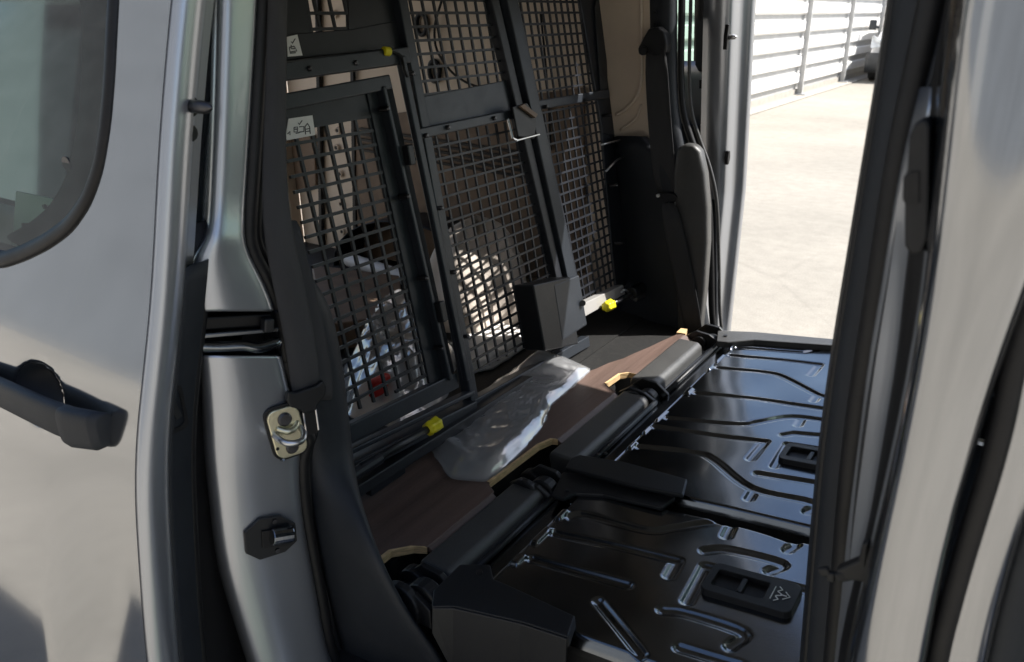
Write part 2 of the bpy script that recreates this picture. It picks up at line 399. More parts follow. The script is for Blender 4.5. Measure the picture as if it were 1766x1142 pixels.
mesh('window_seal', Vs, [(k*n+i, k*n+(i+1) % n, (k+1)*n+(i+1) % n, (k+1)*n+i) for k in range(5) for i in range(n)], 'rubber', door, smooth=True)
# glass: fan of rings
cx = sum(p[0] for p in wi)/n; cz = sum(p[1] for p in wi)/n; Vs = []
for t in (1, .75, .5, .25): Vs += [(cx+(p[0]-cx)*t, D(cz+(p[1]-cz)*t)+.010, cz+(p[1]-cz)*t) for p in wi]
Vs.append((cx, D(cz)+.010, cz)); Fg = [(k*n+i, k*n+(i+1) % n, (k+1)*n+(i+1) % n, (k+1)*n+i) for k in range(3) for i in range(n)]+[(3*n+i, 3*n+(i+1) % n, 4*n) for i in range(n)]
mesh('window_glass', Vs, Fg, 'glass', door, smooth=True)
fr_in = []
for p in wi:
    fr_in.append((p[0]-.078 if p[0] > -1.3 else p[0]+.05, max(p[1], zb+.022) if p[1] < 1.5 else p[1]-.05))
fr_in = [(min(max(q[0], x_rear+.05), max(p[0] for p in wi)-.078), q[1]) for q in fr_in]
strip(wi, smoothloop(fr_in, 4), .013, .013, 'glass_border', 'black_plastic', door)
bp_ = onD(101, 285)
G().tube([(bp_[0], bp_[1]+.0105, bp_[2]), (bp_[0], bp_[1]+.0125, bp_[2])], .011, 20).go('sensor_button', 'dark_steel', door)
# hem, front face
def vstrip(cols_fn, zz): return [[c(z) for c in cols_fn] for z in zz]
zz = np.linspace(.27, 1.76, 70)
hem = [lambda z: (XD-.001, D(z), z), lambda z: (XD+.008, D(z)+.004, z), lambda z: (XD+.012, D(z)+.014, z), lambda z: (XD+.013, D(z)+.024, z), lambda z: (XD+.009, D(z)+.036, z), lambda z: (XD+.002, D(z)+.048, z), lambda z: (XD-.006, D(z)+.056, z)]
G().grid(vstrip(hem, zz)).go('hem_edge', 'paint_hem', door, smooth=True, solid=.002)
zl = np.linspace(.30, 1.235, 40)
low = [lambda z: (XD-.006, D(z)+.054, z), lambda z: (XD-.012, D(z)+.066, z), lambda z: (XD-.012, D(z)+.094, z), lambda z: (XD-.030, D(z)+.104, z), lambda z: (XD-.3, D(z)+.110, z), lambda z: (-1.78, D(z)+.110, z)]
G().grid(vstrip(low, zl)).go('edge_panel', 'dark_trim', door, smooth=True, solid=.002)
zu = np.linspace(1.230, 1.76, 30)
upp = [lambda z: (XD-.006, D(z)+.054, z), lambda z: (XD-.014, D(z)+.060, z), lambda z: (XD-.016, D(z)+.074, z), lambda z: (XD-.05, D(z)+.080, z), lambda z: (XD-.13, D(z)+.080, z)]
G().grid(vstrip(upp, zu)).go('window_frame', 'cream' if False else 'paint_hem', door, smooth=True, solid=.002)
G().tube([(XD-.026, D(z)+.104, z) for z in zl[:-1]], .008).go('edge_seal', 'rubber', door, smooth=True)
# latch opening in the edge panel
lp = hx(300, 706, XD-.010)
g = G(); ol = rrect(.034, .070, .010); il = rrect(.024, .056, .008)
m_ = len(ol); Vs = [(XD-.008, lp[1]+a, lp[2]+b) for a, b in ol]+[(XD-.008, lp[1]+a, lp[2]+b) for a, b in il]+[(XD-.0115, lp[1]+a, lp[2]+b) for a, b in il]
g.add(Vs, [(i, (i+1) % m_, (i+1) % m_+m_, i+m_) for i in range(m_)]+[(i+m_, (i+1) % m_+m_, (i+1) % m_+2*m_, i+2*m_) for i in range(m_)]+[tuple(range(2*m_, 3*m_))])
g.go('latch_cover', 'rubber', door)
G().bar((XD-.009, lp[1]+.004, lp[2]-.015), (XD-.009, lp[1]-.003, lp[2]+.016), .004, .01, (0, 1, 0)).go('latch_claw', 'dark_steel', door)
# guide pin
pb = hx(322, 183, XD)
g = G().tube([(XD-.002, pb[1]+.002, pb[2]), (XD+.03, pb[1]+.002, pb[2]), (XD+.042, pb[1]+.002, pb[2]), (XD+.050, pb[1]+.002, pb[2])], [.0085, .0085, .0065, .001], 16)
gp = g.go('guide_pin', 'dark_steel', door, smooth=True)
G().tube([(XD-.004, pb[1]+.002, pb[2]), (XD+.004, pb[1]+.002, pb[2])], .014, 16).go('pin_flange', 'satin_black', gp)
pc = hx(322, 230, XD)
G().tube([(XD-.006, pc[1]+.004, pc[2]), (XD+.003, pc[1]+.004, pc[2])], .012, 12).go('frame_plug', 'rubber', door, bevel=.002)
# handle: dark cup for the dish's shade + lever
def onDo(u, v, o):
    y = .5
    for _ in range(12):
        p = hy(u, v, y-o); y = D(p[2])
    return V3(p)+Vector((0, o, 0))
hl = [onDo(-75, 646, .022), onDo(0, 678, .030), onDo(60, 708, .031), onDo(115, 738, .030), onDo(158, 752, .026)]
P = [V3(p) for p in hl]; out = Vector((0, -1, 0))
path = [(P[0]+Vector((-.02, 0, .012)), .010, .020), (P[0], .022, .024), (P[1], .031, .026), (P[2], .032, .027), (P[3], .026, .028), (P[4]+Vector((-.008, 0, 0)), .015, .027), (P[4], .008, .023)]
rows = []
for q, o, hh in path:
    r = []
    for k in range(14):
        t = 2*math.pi*k/14; c_, s_ = math.cos(t), math.sin(t)
        r.append(q+out*(o-.004+.012*math.copysign(abs(c_)**.7, c_))+Vector((0, 0, 1))*(hh*math.copysign(abs(s_)**.7, s_)))
    rows.append(r+[r[0]])
hd = G().grid(rows); hd.F += [tuple(range(14))[::-1], tuple(range(6*15, 6*15+14))]
hd = hd.go('handle', 'black_plastic', door, smooth=True, weld=True, sub=1); hd.data.materials[0] = MATS['dark_trim']
for i in (0, 3):
    q = P[i]+Vector((.02 if i else 0, 0, 0)); G().tube([q+out*-.004, q+out*.026], .015, 12).go('handle_mount', 'dark_trim', hd)
cap = []
for q, o, hh in ((P[3]+Vector((-.012, 0, 0)), .028, .029), (P[3]+Vector((.004, 0, -.001)), .027, .0305), (P[4]+Vector((-.006, 0, 0)), .018, .0285), (P[4]+Vector((.002, 0, 0)), .009, .024)):
    c_ = [q+out*(o-.004+.0135*math.copysign(abs(math.cos(t))**.6, math.cos(t)))+Vector((0, 0, hh*math.copysign(abs(math.sin(t))**.6, math.sin(t)))) for t in np.linspace(0, 2*math.pi, 29)]; cap.append(c_)
g = G().grid(cap); g.F += [tuple(range(28))[::-1], tuple(range(3*29, 3*29+28))]; g.go('handle_cap', 'dark_trim', door, smooth=True, weld=True, bevel=.002)
pr = [[P[3]+Vector((-.012, 0, 0))+out*(.044+0*.01)+Vector((0, 0, t)) for t in (-.024, .024)]]
rows = []
for k in range(15):
    q_ = .95*k/14; rows.append([(HCX+.074*q_*math.cos(t), skin(HCX+.074*q_*math.cos(t), HCZ+.046*q_*math.sin(t))-.0008, HCZ+.046*q_*math.sin(t)) for t in np.linspace(0, 2*math.pi, 49)])
G().grid(rows).go('recess_shade', 'dark_trim', door, smooth=True, weld=True)  # dark cup over the body-colour dish, painting in its shade
# body moulding on door bottom
mz = .40
G().grid([[(x, skin(x, z)-o, z) for x in np.linspace(-1.80, XD-.003, 20)] for z, o in ((.34, .0), (.345, .018), (.40, .024), (.455, .018), (.465, .0))]).go('rub_strip', 'black_plastic', door, smooth=True)

# near rear pillar ---------------------------------------------------------
XP = -.955
TPH = math.tan(math.radians(19)); nF = np.array([1, -TPH, .2*TPH]); nF /= np.linalg.norm(nF); kF = float(nF@np.array([XP, .60, 1.0])); nFv = V3(nF)
tF = Vector((TPH, 1, 0)).normalized(); bF = nFv.cross(tF)
def PF(u, v, o=0.): return hit(u, v, nF, kF+o)
def prow(v, ul, ur, dx=0):
    r = []
    for t, o in ((-.05, -.06), (0, -.018), (.05, -.004), (.20, .004), (.45, .005), (.7, -.001), (.9, -.004), (.97, -.008), (1, -.016), (1.015, -.03)):
        r.append(PF(ul+(ur-ul)*t, v, 0+o+dx))
    return r
up_rows = [(-190, 376, 452), (-100, 373, 448), (0, 370, 445), (100, 368, 439), (200, 365, 433), (300, 361, 427), (370, 358, 422), (405, 354, 421), (425, 342, 424), (450, 328, 434), (490, 323, 456), (528, 328, 470), (537, 330, 472)]
g = G().grid([prow(v, a, b, .0 if v < 400 else .012) for v, a, b in up_rows])
pil = g.go('rear_pillar', 'paint_hem', van, smooth=True, sub=1, solid=.003)
low_rows = [(614, 343, 484), (622, 345, 486), (660, 349, 495), (700, 352, 505), (741, 354, 515), (756, 355, 524), (775, 356, 518), (800, 358, 513), (860, 365, 516), (920, 372, 525), (980, 382, 536), (1040, 400, 547), (1104, 420, 558), (1142, 432, 570), (1220, 460, 600), (1330, 500, 640)]
G().grid([prow(v, a, b, .012) for v, a, b in low_rows]).go('pillar_lower', 'paint_hem', pil, smooth=True, sub=1, solid=.003)
# roller track recess
rec = lambda u, v, d: PF(u, v, 0+.008-d)
A = [(331, 537), (473, 536), (484, 612), (343, 615)]
fr = [rec(u, v, 0) for u, v in A]; bk = [V3(p)+nFv*-.07 for p in fr]
G().add([V3(p) for p in fr]+bk, [(0, 1, 5, 4), (1, 2, 6, 5), (2, 3, 7, 6), (3, 0, 4, 7), (4, 5, 6, 7)]).go('track_recess', 'satin_black', pil)
a, b = V3(rec(334, 598, .004)), V3(rec(482, 590, .004))
G().tube(smoothline([a, V3(rec(380, 599, .003)), V3(rec(420, 597, .002)), V3(rec(445, 600, .001)), b], 4), .009, 10).go('track_rail', 'gloss_black', pil, smooth=True)
G().bar(V3(rec(338, 578, .02)), V3(rec(478, 566, .02)), .02, .008).go('track_rail', 'gloss_black', pil, bevel=.002)
G().bar(V3(rec(452, 560, .004)), V3(rec(470, 559, .004)), .02, .022).go('track_stop', 'satin_black', pil, bevel=.003)
G().bar(V3(rec(345, 556, .03)), V3(rec(468, 549, .03)), .02, .020).go('track_rail', 'rubber', pil, bevel=.003)
# striker plate
sc_ = V3(PF(494, 744, 0+.015)); S0 = sc_
def onp(a, b, o=0): return S0+nFv*o+tF*a+bF*b
sk_o = [(a*1.0-.10*b, b) for a, b in rrect(.052, .086, .016)]
G().prism([onp(a*1.14, b*1.10, -.004) for a, b in sk_o], nFv*.006).go('striker_gasket', 'rubber', pil, bevel=.001)
st = G().prism([onp(a, b, .001) for a, b in sk_o], nFv*.005).go('striker_plate', 'zinc', pil, bevel=.0015)
def sdsc(a, b, r, h, name, m):
    G().tube([onp(a, b, .004), onp(a, b, .004+h*.6), onp(a, b, .004+h)], [r, r, r*.75], 18).go(name, m, pil, smooth=False)
sdsc(-.002, .024, .0115, .007, 'striker_bolt', 'dark_steel'); sdsc(.003, -.027, .0105, .007, 'striker_bolt', 'dark_steel')
sdsc(-.020, -.022, .003, .003, 'plate_hole', 'rubber')
G().tube(smoothline([onp(-.021, .002, .004), onp(-.019, .000, .024), onp(-.010, -.004, .036), onp(.008, -.006, .037), onp(.018, -.002, .026), onp(.021, .002, .004)], 5), .0052, 10).go('striker_loop', 'steel', pil, smooth=True)
G().tube(smoothline([onp(-.016, .012, .004), onp(-.004, .006, .014), onp(.010, .007, .012), onp(.018, .012, .004)], 5), .005, 8).go('striker_saddle', 'zinc', pil, smooth=True)
b0 = V3(PF(488, 792, 0+.0145)); G().tube([b0, b0+nFv*.004], [.005, .002], 10).go('rivet', 'paint', pil)
# octagonal bump stop
oc = [(419, 916), (445, 892), (482, 887), (507, 900), (510, 930), (490, 949), (446, 963), (422, 952)]
op = [V3(PF(u, v, 0+.016)) for u, v in oc]
bs = G().prism(op, nFv*.007).go('bump_stop', 'satin_black', pil, bevel=.0015)
G().prism([V3(PF(u, v, 0+.023)) for u, v in [(450, 915), (507, 906), (506, 937), (452, 944)]], nFv*.004).go('stop_pocket', 'rubber', pil, bevel=.001)
qa, qb = V3(PF(468, 927, 0+.036)), V3(PF(504, 921, 0+.036)); G().tube([qa, qb], .0135, 16).go('stop_buffer', 'gloss_black', pil, smooth=False, bevel=.002)
for u, v in ((473, 899), (478, 949)):
    q = V3(PF(u, v, 0+.023)); G().tube([q, q+nFv*.003], .004, 8).go('stop_screw', 'dark_steel', pil)
# quarter panel behind the open door
zq = np.linspace(.35, 1.76, 30)
G().grid([[(x, D(z)+.145, z) for x in np.linspace(-2.75, -1.02, 12)] for z in zq]).go('quarter_panel', 'paint', van, smooth=True, solid=.003)
qp = bpy.data.objects['quarter_panel']
pl = [(-1.31, 1.265), (-1.31, 1.42), (-1.20, 1.43), (-1.085, 1.37), (-1.075, 1.23), (-1.16, 1.20)]
ptl = [V3(onD(u, v))+Vector((-.10, .085, 0)) for u, v in ((22, 440), (28, 328), (75, 340), (150, 355), (150, 455), (80, 470))]
G().grid([[(-.978, D(z)+.09, z), (-.985, D(z)+.13, z), (-.995, D(z)+.17, z), (-1.0, D(z)+.26, z)] for z in np.linspace(.22, 1.28, 20)]).go('gap_shade_sheet', 'rubber', van, smooth=True, solid=.004)  # dark sheet added so the gap beside the door reads as shade
def onDi(u, v, o):
    y = .6
    for _ in range(12):
        p = hy(u, v, y); y = D(p[2])+o
    return V3(p)
spl = G().prism([onDi(u, v, .085) for u, v in ((18, 470), (27, 330), (80, 341), (155, 358), (160, 480))], (0, .004, 0)).go('slotted_plate', 'steel', qp, bevel=.001)  # plate made up for the pale slotted shape in the window
spl.data.materials[0] = MATS['fence_white']
for a_ in (((37, 385), (47, 385), (47, 440), (37, 440)), ((62, 378), (70, 379), (70, 428), (62, 428))):
    G().prism([onDi(u, v, .083) for u, v in a_], (0, .001, 0)).go('slot', 'rubber', qp)
q = onDi(79, 356, .083); G().tube([q, q+Vector((0, -.004, 0))], .004, 8).go('plate_screw', 'dark_steel', qp)
G().bar(onDi(60, 410, .088)+Vector((0, .028, 0)), onDi(110, 420, .088)+Vector((0, .028, 0)), .06, .05).go('plate_spacer', 'dark_trim', qp)
# door seals and interior trim near side -----------------------------------------
def edge3(rows, t, dx, du=0): return [PF(a+(b-a)*t+du, v, 0+dx) for v, a, b in rows]
allr = up_rows+low_rows
sealp = smoothline(edge3(allr, 1, -.02, 8), 3)
ds = G().tube(sealp, .012, 12).go('door_seal', 'rubber', van, smooth=True)
G().tube([p+Vector((-.012, .022, 0)) for p in sealp], .010, 10).go('seal_lip', 'black_plastic', ds, smooth=True)
tr = [(-190, 452, 500), (0, 450, 497), (100, 446, 495), (200, 442, 491), (300, 437, 489), (360, 434, 497), (420, 440, 514), (460, 450, 532), (490, 468, 552), (520, 482, 572), (560, 490, 585), (620, 500, 597), (700, 518, 606), (760, 535, 612), (800, 530, 617), (850, 530, 625), (920, 540, 648), (980, 552, 672), (1040, 565, 702), (1100, 580, 745), (1142, 590, 780), (1300, 640, 850)]
rows = []
for v, a, b in tr:
    r = []
    for t, o in ((0, -.035), (.2, -.030), (.4, -.034), (.6, -.04), (.8, -.045), (.93, -.06), (1, -.09)):
        r.append(PF(a+(b-a)*t, v, 0+o+t*float(np.interp(v, (780, 860, 960, 1142, 1300), (0, .09, .19, .24, .28)))))
    r.append(V3(r[-1])+Vector((-.25, .02, 0))); rows.append(r)
G().grid(rows).go('pillar_trim', 'dark_trim', van, smooth=True, sub=1, solid=.003)
# near belt
bl = [(-190, 466, 496), (0, 463, 494), (150, 458, 492), (300, 452, 492), (380, 452, 500), (450, 462, 514), (520, 477, 530), (600, 493, 545), (660, 501, 552), (690, 506, 550)]
rows = [[PF(a+(b-a)*t, v, 0+.004+.006*math.sin(t*3.1)-.010*(v < 350)) for t in np.linspace(0, 1, 7)] for v, a, b in bl]
belt = G().grid(rows).go('seat_belt', 'webbing', van, smooth=True, sub=1, solid=.0016)
G().grid([[PF(a+(b-a)*t+16+.03*(v-400)*(v > 400), v, 0-.012+.004*math.sin(t*5)) for t in np.linspace(0, 1, 7)] for v, a, b in bl[4:]]).go('belt_return', 'webbing', belt, smooth=True, sub=1, solid=.0016)
tc_ = V3(PF(526, 683, 0+.010))
tg = [(-.030, .020), (-.034, .006), (-.030, -.010), (-.014, -.018), (-.010, -.026), (.012, -.026), (.016, -.016), (.030, -.006), (.034, .010), (.030, .022), (.018, .016), (-.018, .014)]
G().prism([tc_+tF*a+bF*b for a, b in tg], nFv*.011).go('belt_tongue', 'black_plastic', belt, bevel=.003)
tm = [(-.009, -.022), (-.009, -.062), (-.006, -.066), (.010, -.066), (.012, -.062), (.012, -.022)]
for i in (0, 3):
    G().tube([tc_+nFv*.006+tF*tm[i if i == 0 else 4][0]+bF*tm[i if i == 0 else 4][1], tc_+nFv*.006+tF*tm[1 if i == 0 else 5][0]+bF*tm[1 if i == 0 else 5][1]], .0016, 6).go('tongue_blade', 'steel', belt)
G().prism([tc_+nFv*.005+tF*a+bF*b for a, b in tm], nFv*.0015).go('tongue_core', 'rubber', belt)

# B pillar -----------------------------------------------------------------
def yv(v): return 0
YB = .575
bs_rows = []   # black inner strip: (v, ul, ur)
for v, a, b in [(-250, 1572, 1690), (-100, 1552, 1652), (0, 1539, 1634), (120, 1522, 1606), (252, 1500, 1566), (350, 1484, 1546), (480, 1463, 1528), (600, 1443, 1505), (760, 1421, 1482), (900, 1408, 1466), (1000, 1400, 1458), (1142, 1388, 1444), (1400, 1370, 1420)]:
    bs_rows.append([hy(a-10, v, YB+.26), hy(a, v, YB+.13), hy(a+4, v, YB+.118), hy(a+(b-a)*.45, v, YB+.112), hy(a+(b-a)*.8, v, YB+.108), hy(b-3, v, YB+.10), hy(b+4, v, YB+.085)])
bp = G().grid(bs_rows).go('centre_pillar', 'dark_trim', van, smooth=True, sub=1, solid=.003)
G().tube(smoothline([hy((a+b)/2+22, v, YB+.10) for v, a, b in [(-250, 1572, 1690), (0, 1539, 1634), (252, 1500, 1566), (480, 1463, 1528), (760, 1421, 1482), (1000, 1400, 1458), (1142, 1388, 1444), (1400, 1370, 1420)]], 4), .010, 10).go('door_seal', 'rubber', bp, smooth=True)
G().tube(smoothline([hy(a+2, v, YB+.13) for v, a, b in [(-250, 1572, 1690), (0, 1539, 1634), (252, 1500, 1566), (480, 1463, 1528), (760, 1421, 1482), (1000, 1400, 1458), (1142, 1388, 1444), (1400, 1370, 1420)]], 4), .0035, 8).go('trim_edge', 'black_plastic', bp, smooth=True)
wed = [(150, 1590, 1600), (252, 1563, 1575), (350, 1543, 1570), (480, 1525, 1562), (600, 1502, 1552), (700, 1490, 1535), (800, 1478, 1517), (900, 1464, 1502), (1000, 1456, 1480), (1080, 1448, 1462), (1142, 1440, 1446), (1400, 1420, 1424)]
G().grid([[hy(a-6, v, YB+.095), hy(a, v, YB+.088), hy(a+(b-a)*.5, v, YB+.082), hy(b, v, YB+.074), hy(b+14, v, YB+.06)] for v, a, b in wed]).go('pillar_rebate', 'paint_hem', bp, smooth=True, sub=1, solid=.002)
seam = [(-250, 1690, 1700), (0, 1634, 1652), (200, 1600, 1628), (420, 1572, 1606), (520, 1560, 1592), (600, 1553, 1578), (700, 1537, 1558), (800, 1520, 1536), (900, 1503, 1517), (960, 1487, 1502), (1060, 1462, 1480), (1142, 1446, 1462), (1400, 1424, 1436)]
G().grid([[hy(a-4, v, YB+.07), hy(a+1, v, YB+.058), hy((a+b)/2, v, YB+.05), hy(b-1, v, YB+.045), hy(b+8, v, YB+.03)] for v, a, b in seam]).go('seam_seal', 'rubber', bp, smooth=True, sub=1, solid=.003)
sil = [(-250, 1702, 2010), (0, 1645, 1960), (200, 1617, 1900), (300, 1608, 1860), (400, 1604, 1815), (480, 1594, 1770), (560, 1582, 1740), (640, 1566, 1716), (720, 1550, 1700), (800, 1532, 1680), (880, 1516, 1655), (960, 1499, 1632), (1040, 1480, 1612), (1142, 1458, 1590), (1400, 1432, 1550)]
_v = np.array([q[0] for q in sil]); _pa = np.polyfit(_v, [q[1] for q in sil], 4); _pb = np.polyfit(_v, [q[2] for q in sil], 4)
sil = [(float(v), float(np.polyval(_pa, v)), float(np.polyval(_pb, v))) for v in np.linspace(-250, 1400, 12)]
rows = []
for v, a, b in sil:
    r = []
    for t, o in ((-.03, .045), (0, .030), (.04, .012), (.12, .003), (.3, 0), (.5, -.002), (.7, 0), (.88, .002), (.96, .005), (1, .012), (1.03, .030)):
        r.append(hy(a+(b-a)*t, v, YB+o))
    rows.append(r)
G().grid(rows).go('pillar_face', 'paint', bp, smooth=True, sub=1, solid=.003)
fs = [(-250, 2010), (0, 1962), (200, 1906), (400, 1832), (480, 1794), (560, 1768), (640, 1746), (720, 1730), (800, 1710), (880, 1686), (960, 1662), (1040, 1640), (1142, 1616), (1400, 1570)]
G().tube(smoothline([hy(u, v, YB+.03) for v, u in fs], 4), .0085, 12).go('front_door_seal', 'rubber', bp, smooth=True)
G().grid([[hy(u-4, v, YB+.034), hy(u+40, v, YB+.036), hy(u+85, v, YB+.040), hy(u+104, v, YB+.08)] for v, u in fs]).go('front_rebate', 'paint', bp, smooth=True, sub=1, solid=.002)
G().grid([[hy(u+92, v, YB+.05), hy(u+104, v, YB+.045), hy(u+150, v, YB+.06), hy(u+420, v, YB+.25)] for v, u in fs]).go('front_trim', 'dark_trim', bp, smooth=True, sub=1, solid=.003)
# latch cover on B pillar
lc = [(1568, 235), (1578, 212), (1596, 205), (1603, 220), (1602, 330), (1600, 410), (1590, 436), (1572, 440), (1560, 425), (1560, 352), (1556, 345), (1557, 305), (1564, 298)]
G().prism([hy(u, v, YB+.030) for u, v in lc], (0, .03, 0)).go('latch_cover', 'black_plastic', bp, bevel=.003)
G().prism([hy(u, v, YB+.028) for u, v in [(1567, 300), (1584, 296), (1584, 350), (1566, 354)]], (0, .01, 0)).go('latch_slot', 'rubber', bp)
# hook
hk = [V3(hy(1492, 985, YB+.05)), V3(hy(1470, 990, YB+.05)), V3(hy(1440, 996, YB+.045)), V3(hy(1425, 992, YB+.045)), V3(hy(1419, 978, YB+.045))]
g = G()
for a_, b_ in zip(hk, hk[1:]): g.bar(a_, b_, .010, .006, (0, 1, 0))
g.prism([hy(u, v, YB+.045) for u, v in [(1440, 985), (1480, 968), (1486, 940), (1498, 935), (1492, 1005), (1445, 1000)]], (0, .012, 0)).go('check_hook', 'black_plastic', bp, bevel=.002)

# floor, sill, roof, walls ---------------------------------------------------
floor = G().box((-2.75, .72, .50), (-1.02, 2.36, .585)).go('cargo_floor', 'floor_mat', van)
G().box((-1.02, .70, .36), (1.3, 2.40, .42)).go('cabin_floor', 'floor_mat', van)
def sill(sy, n):
    y_a, y_b = (.60, .80) if n else (2.30, 2.50)
    G().box((-.99, y_a, .30), (1.2, y_b, .44)).go('sill', 'paint', van, bevel=.02, seg=3)
    G().box((-.98, y_a+.03, .44), (1.2, y_b-.005, .448)).go('sill_cover', 'black_plastic', van, bevel=.003)
sill(0, 1); sill(0, 0)
rows = []
for y, z in ((.68, 1.66), (.69, 1.74), (.74, 1.80), (.90, 1.835), (1.2, 1.85), (1.52, 1.855), (1.84, 1.85), (2.14, 1.835), (2.28, 1.805), (2.33, 1.775)):
    rows.append([(x, y, z) for x in np.linspace(-2.75, .75, 12)])
G().grid(rows).go('roof', 'paint', van, smooth=True, solid=.03, offset=0)
G().grid([[(x, y, z) for x in np.linspace(-2.7, .7, 4)] for y, z in ((.72, 1.70), (.9, 1.76), (1.52, 1.775), (2.14, 1.76), (2.32, 1.70))]).go('headliner', 'cargo_grey', van, smooth=True, solid=.004)
# cabin ahead of the opening
for y in (1.02, 1.98):
    fsx = .30; fst = bpy.data.objects.new('front_seat', None); col.objects.link(fst); fst.parent = van; fst.location = Vector((fsx, y, .42))-WORLD[van]; WORLD[fst] = Vector((fsx, y, .42))
    rows = [[(fsx-.02-.22*(z-.6)+.05*math.cos(t), y+.235*(1-.25*max(0, z-1.0))*math.sin(t)/abs(math.sin(t)+1e-6)*min(1, abs(math.sin(t))*1.6), z) for t in np.linspace(.02, 2*math.pi+.02, 25)] for z in np.linspace(.58, 1.22, 9)]
    gg = G().grid(rows); gg.F += [tuple(range(24))[::-1], tuple(range(8*25, 8*25+24))]; gg.go('backrest', 'floor_mat', fst, smooth=True, bevel=.02)
    G().box((fsx-.02, y-.24, .55), (fsx+.50, y+.24, .68)).go('cushion', 'floor_mat', fst, bevel=.04, seg=4)
    G().box((fsx-.21, y-.13, 1.26), (fsx-.11, y+.13, 1.44)).go('headrest', 'floor_mat', fst, bevel=.035, seg=4)
    G().box((fsx, y-.2, .42), (fsx+.42, y+.2, .55)).go('seat_base', 'black_plastic', fst, bevel=.01)
    for dy in (-.06, .06): G().tube([(fsx-.145, y+dy, 1.18), (fsx-.16, y+dy, 1.30)], .007, 8).go('headrest_post', 'steel', fst)
G().prism([(1.15, .72, .60), (1.08, .72, .95), (1.20, .72, 1.10), (1.75, .72, 1.12), (1.75, .72, .45)], (0, 1.62, 0)).go('dashboard', 'dark_trim', van, bevel=.03, seg=3)
G().grid([[(-.10, 2.34, z), (-.06, 2.33-.02, z), (.02, 2.31, z), (.08, 2.34, z)] for z in (.44, .9, 1.2, 1.68)]).go('centre_pillar', 'dark_trim', van, smooth=True, solid=.02)
ffd = G().grid([[(x, 2.42-.03*(z-.7), z) for x in np.linspace(.0, 1.25, 6)] for z in (.36, .7, 1.0, 1.16)]).go('front_door', 'paint', van, smooth=True, solid=.04)
G().grid([[(x, 2.38-.03*(z-.7), z) for x in (.05, .6, 1.2)] for z in (.46, .8, 1.12)]).go('door_card', 'dark_trim', ffd, solid=.02)
G().grid([[(x, 2.41-.14*(z-1.15)/.5, z) for x in (.07, 1.15-.5*(z-1.15))] for z in (1.15, 1.4, 1.66)]).go('window_glass', 'glass', ffd)
G().grid([[(.74+.88*t, y, 1.74-.60*t) for t in (0, .35, .7, 1)] for y in np.linspace(.80, 2.24, 5)]).go('windscreen', 'glass', van, smooth=True)
for y in (.74, 2.30): G().tube([(.72, y, 1.72), (1.2, y, 1.42), (1.62, y, 1.12)], .035, 12).go('screen_pillar', 'paint', van, smooth=True)
G().grid([[(x, y, 1.13-.10*((x-1.6)/.7)**2-.05*((y-1.52)/.7)**2) for x in np.linspace(1.6, 2.3, 6)] for y in np.linspace(.72, 2.32, 7)]).go('bonnet', 'paint', van, smooth=True, solid=.01)
for y0 in (.66, 2.30): G().grid([[(x, y0+(.0 if y0 < 1 else .08), z) for x in np.linspace(1.3, 2.32, 6)] for z in (.7, .85, 1.06)]).go('wing', 'paint', van, smooth=True, solid=.01)
G().grid([[(2.32+.06*math.cos((y-1.52)*1.6), y, z) for y in np.linspace(.68, 2.36, 9)] for z in (.3, .55, .8, 1.02)]).go('front_bumper', 'dark_trim', van, smooth=True, solid=.02)
# far cargo wall: cream sheet with pressed panels
fw = G().grid([[(x, 2.335, z) for x in np.linspace(-2.75, -1.02, 10)] for z in np.linspace(.55, 1.74, 8)]).go('cargo_wall', 'cream', van, solid=.004)
def wallpoly(px, name, m, parent, off=.012, **k):
    return G().prism([hy(u, v, 2.333) for u, v in px], (0, -off, 0)).go(name, m, parent, **k)
wallpoly([(612, 205), (905, 165), (1010, 150), (1010, 470), (905, 480), (622, 440)], 'lining_panel', 'hardboard', fw, bevel=.003)
wallpoly([(470, 215), (545, 232), (548, 318), (535, 330), (470, 325)], 'lining_panel', 'hardboard', fw, bevel=.004)
for k in range(5):
    a = (620, 222+k*9); b = (905, 285+k*9)
    pa, pb2 = V3(hy(a[0], a[1], 2.315)), V3(hy(b[0], b[1], 2.315)); pb2.z = pa.z-.03
    G().bar(pa, pb2, .010, .009).go('rail_slot', 'rubber', fw)
for x, wd in ((548, 8), (606, 6)):
    G().bar(V3(hy(x, -40, 2.322)), V3(hy(x+8, 455, 2.322)), .02, .02 if wd == 8 else .014, (0, 1, 0)).go('wall_strip', 'rubber', fw, bevel=.003)
def ring(u, v, r, name='wall_grommet', m='dark_trim', ry=1.5):
    c0 = V3(hy(u, v, 2.326)); pts = [c0+Vector((r*math.cos(t), 0, r*ry*math.sin(t))) for t in np.linspace(0, 2*math.pi, 21)]
    G().tube(pts, r*.36, 8, cap=False).go(name, m, fw, smooth=True)
ring(727, 42, .024); ring(749, 123, .024)
for u, v in ((582, 225), (586, 300), (588, 352), (590, 400), (576, 25), (580, 255)):
    ring(u, v, .012, 'pressed_hole', 'cream', 1.0)
    c0 = V3(hy(u, v, 2.328)); G().tube([c0, c0+Vector((0, -.004, 0))], .007, 10).go('hole', 'rubber', fw)
cb = smoothline([hy(u, v, 2.315) for u, v in ((772, -40), (762, 0), (750, 45), (753, 85), (775, 120), (800, 140), (830, 152), (860, 160))], 5)
G().tube(cb, .0045, 8).go('cable', 'rubber', fw, smooth=True)
G().tube(smoothline([hy(u, v, 2.315) for u, v in ((932, 20), (940, 100), (945, 170), (950, 260))], 4), .004, 8).go('cable', 'rubber', fw, smooth=True)
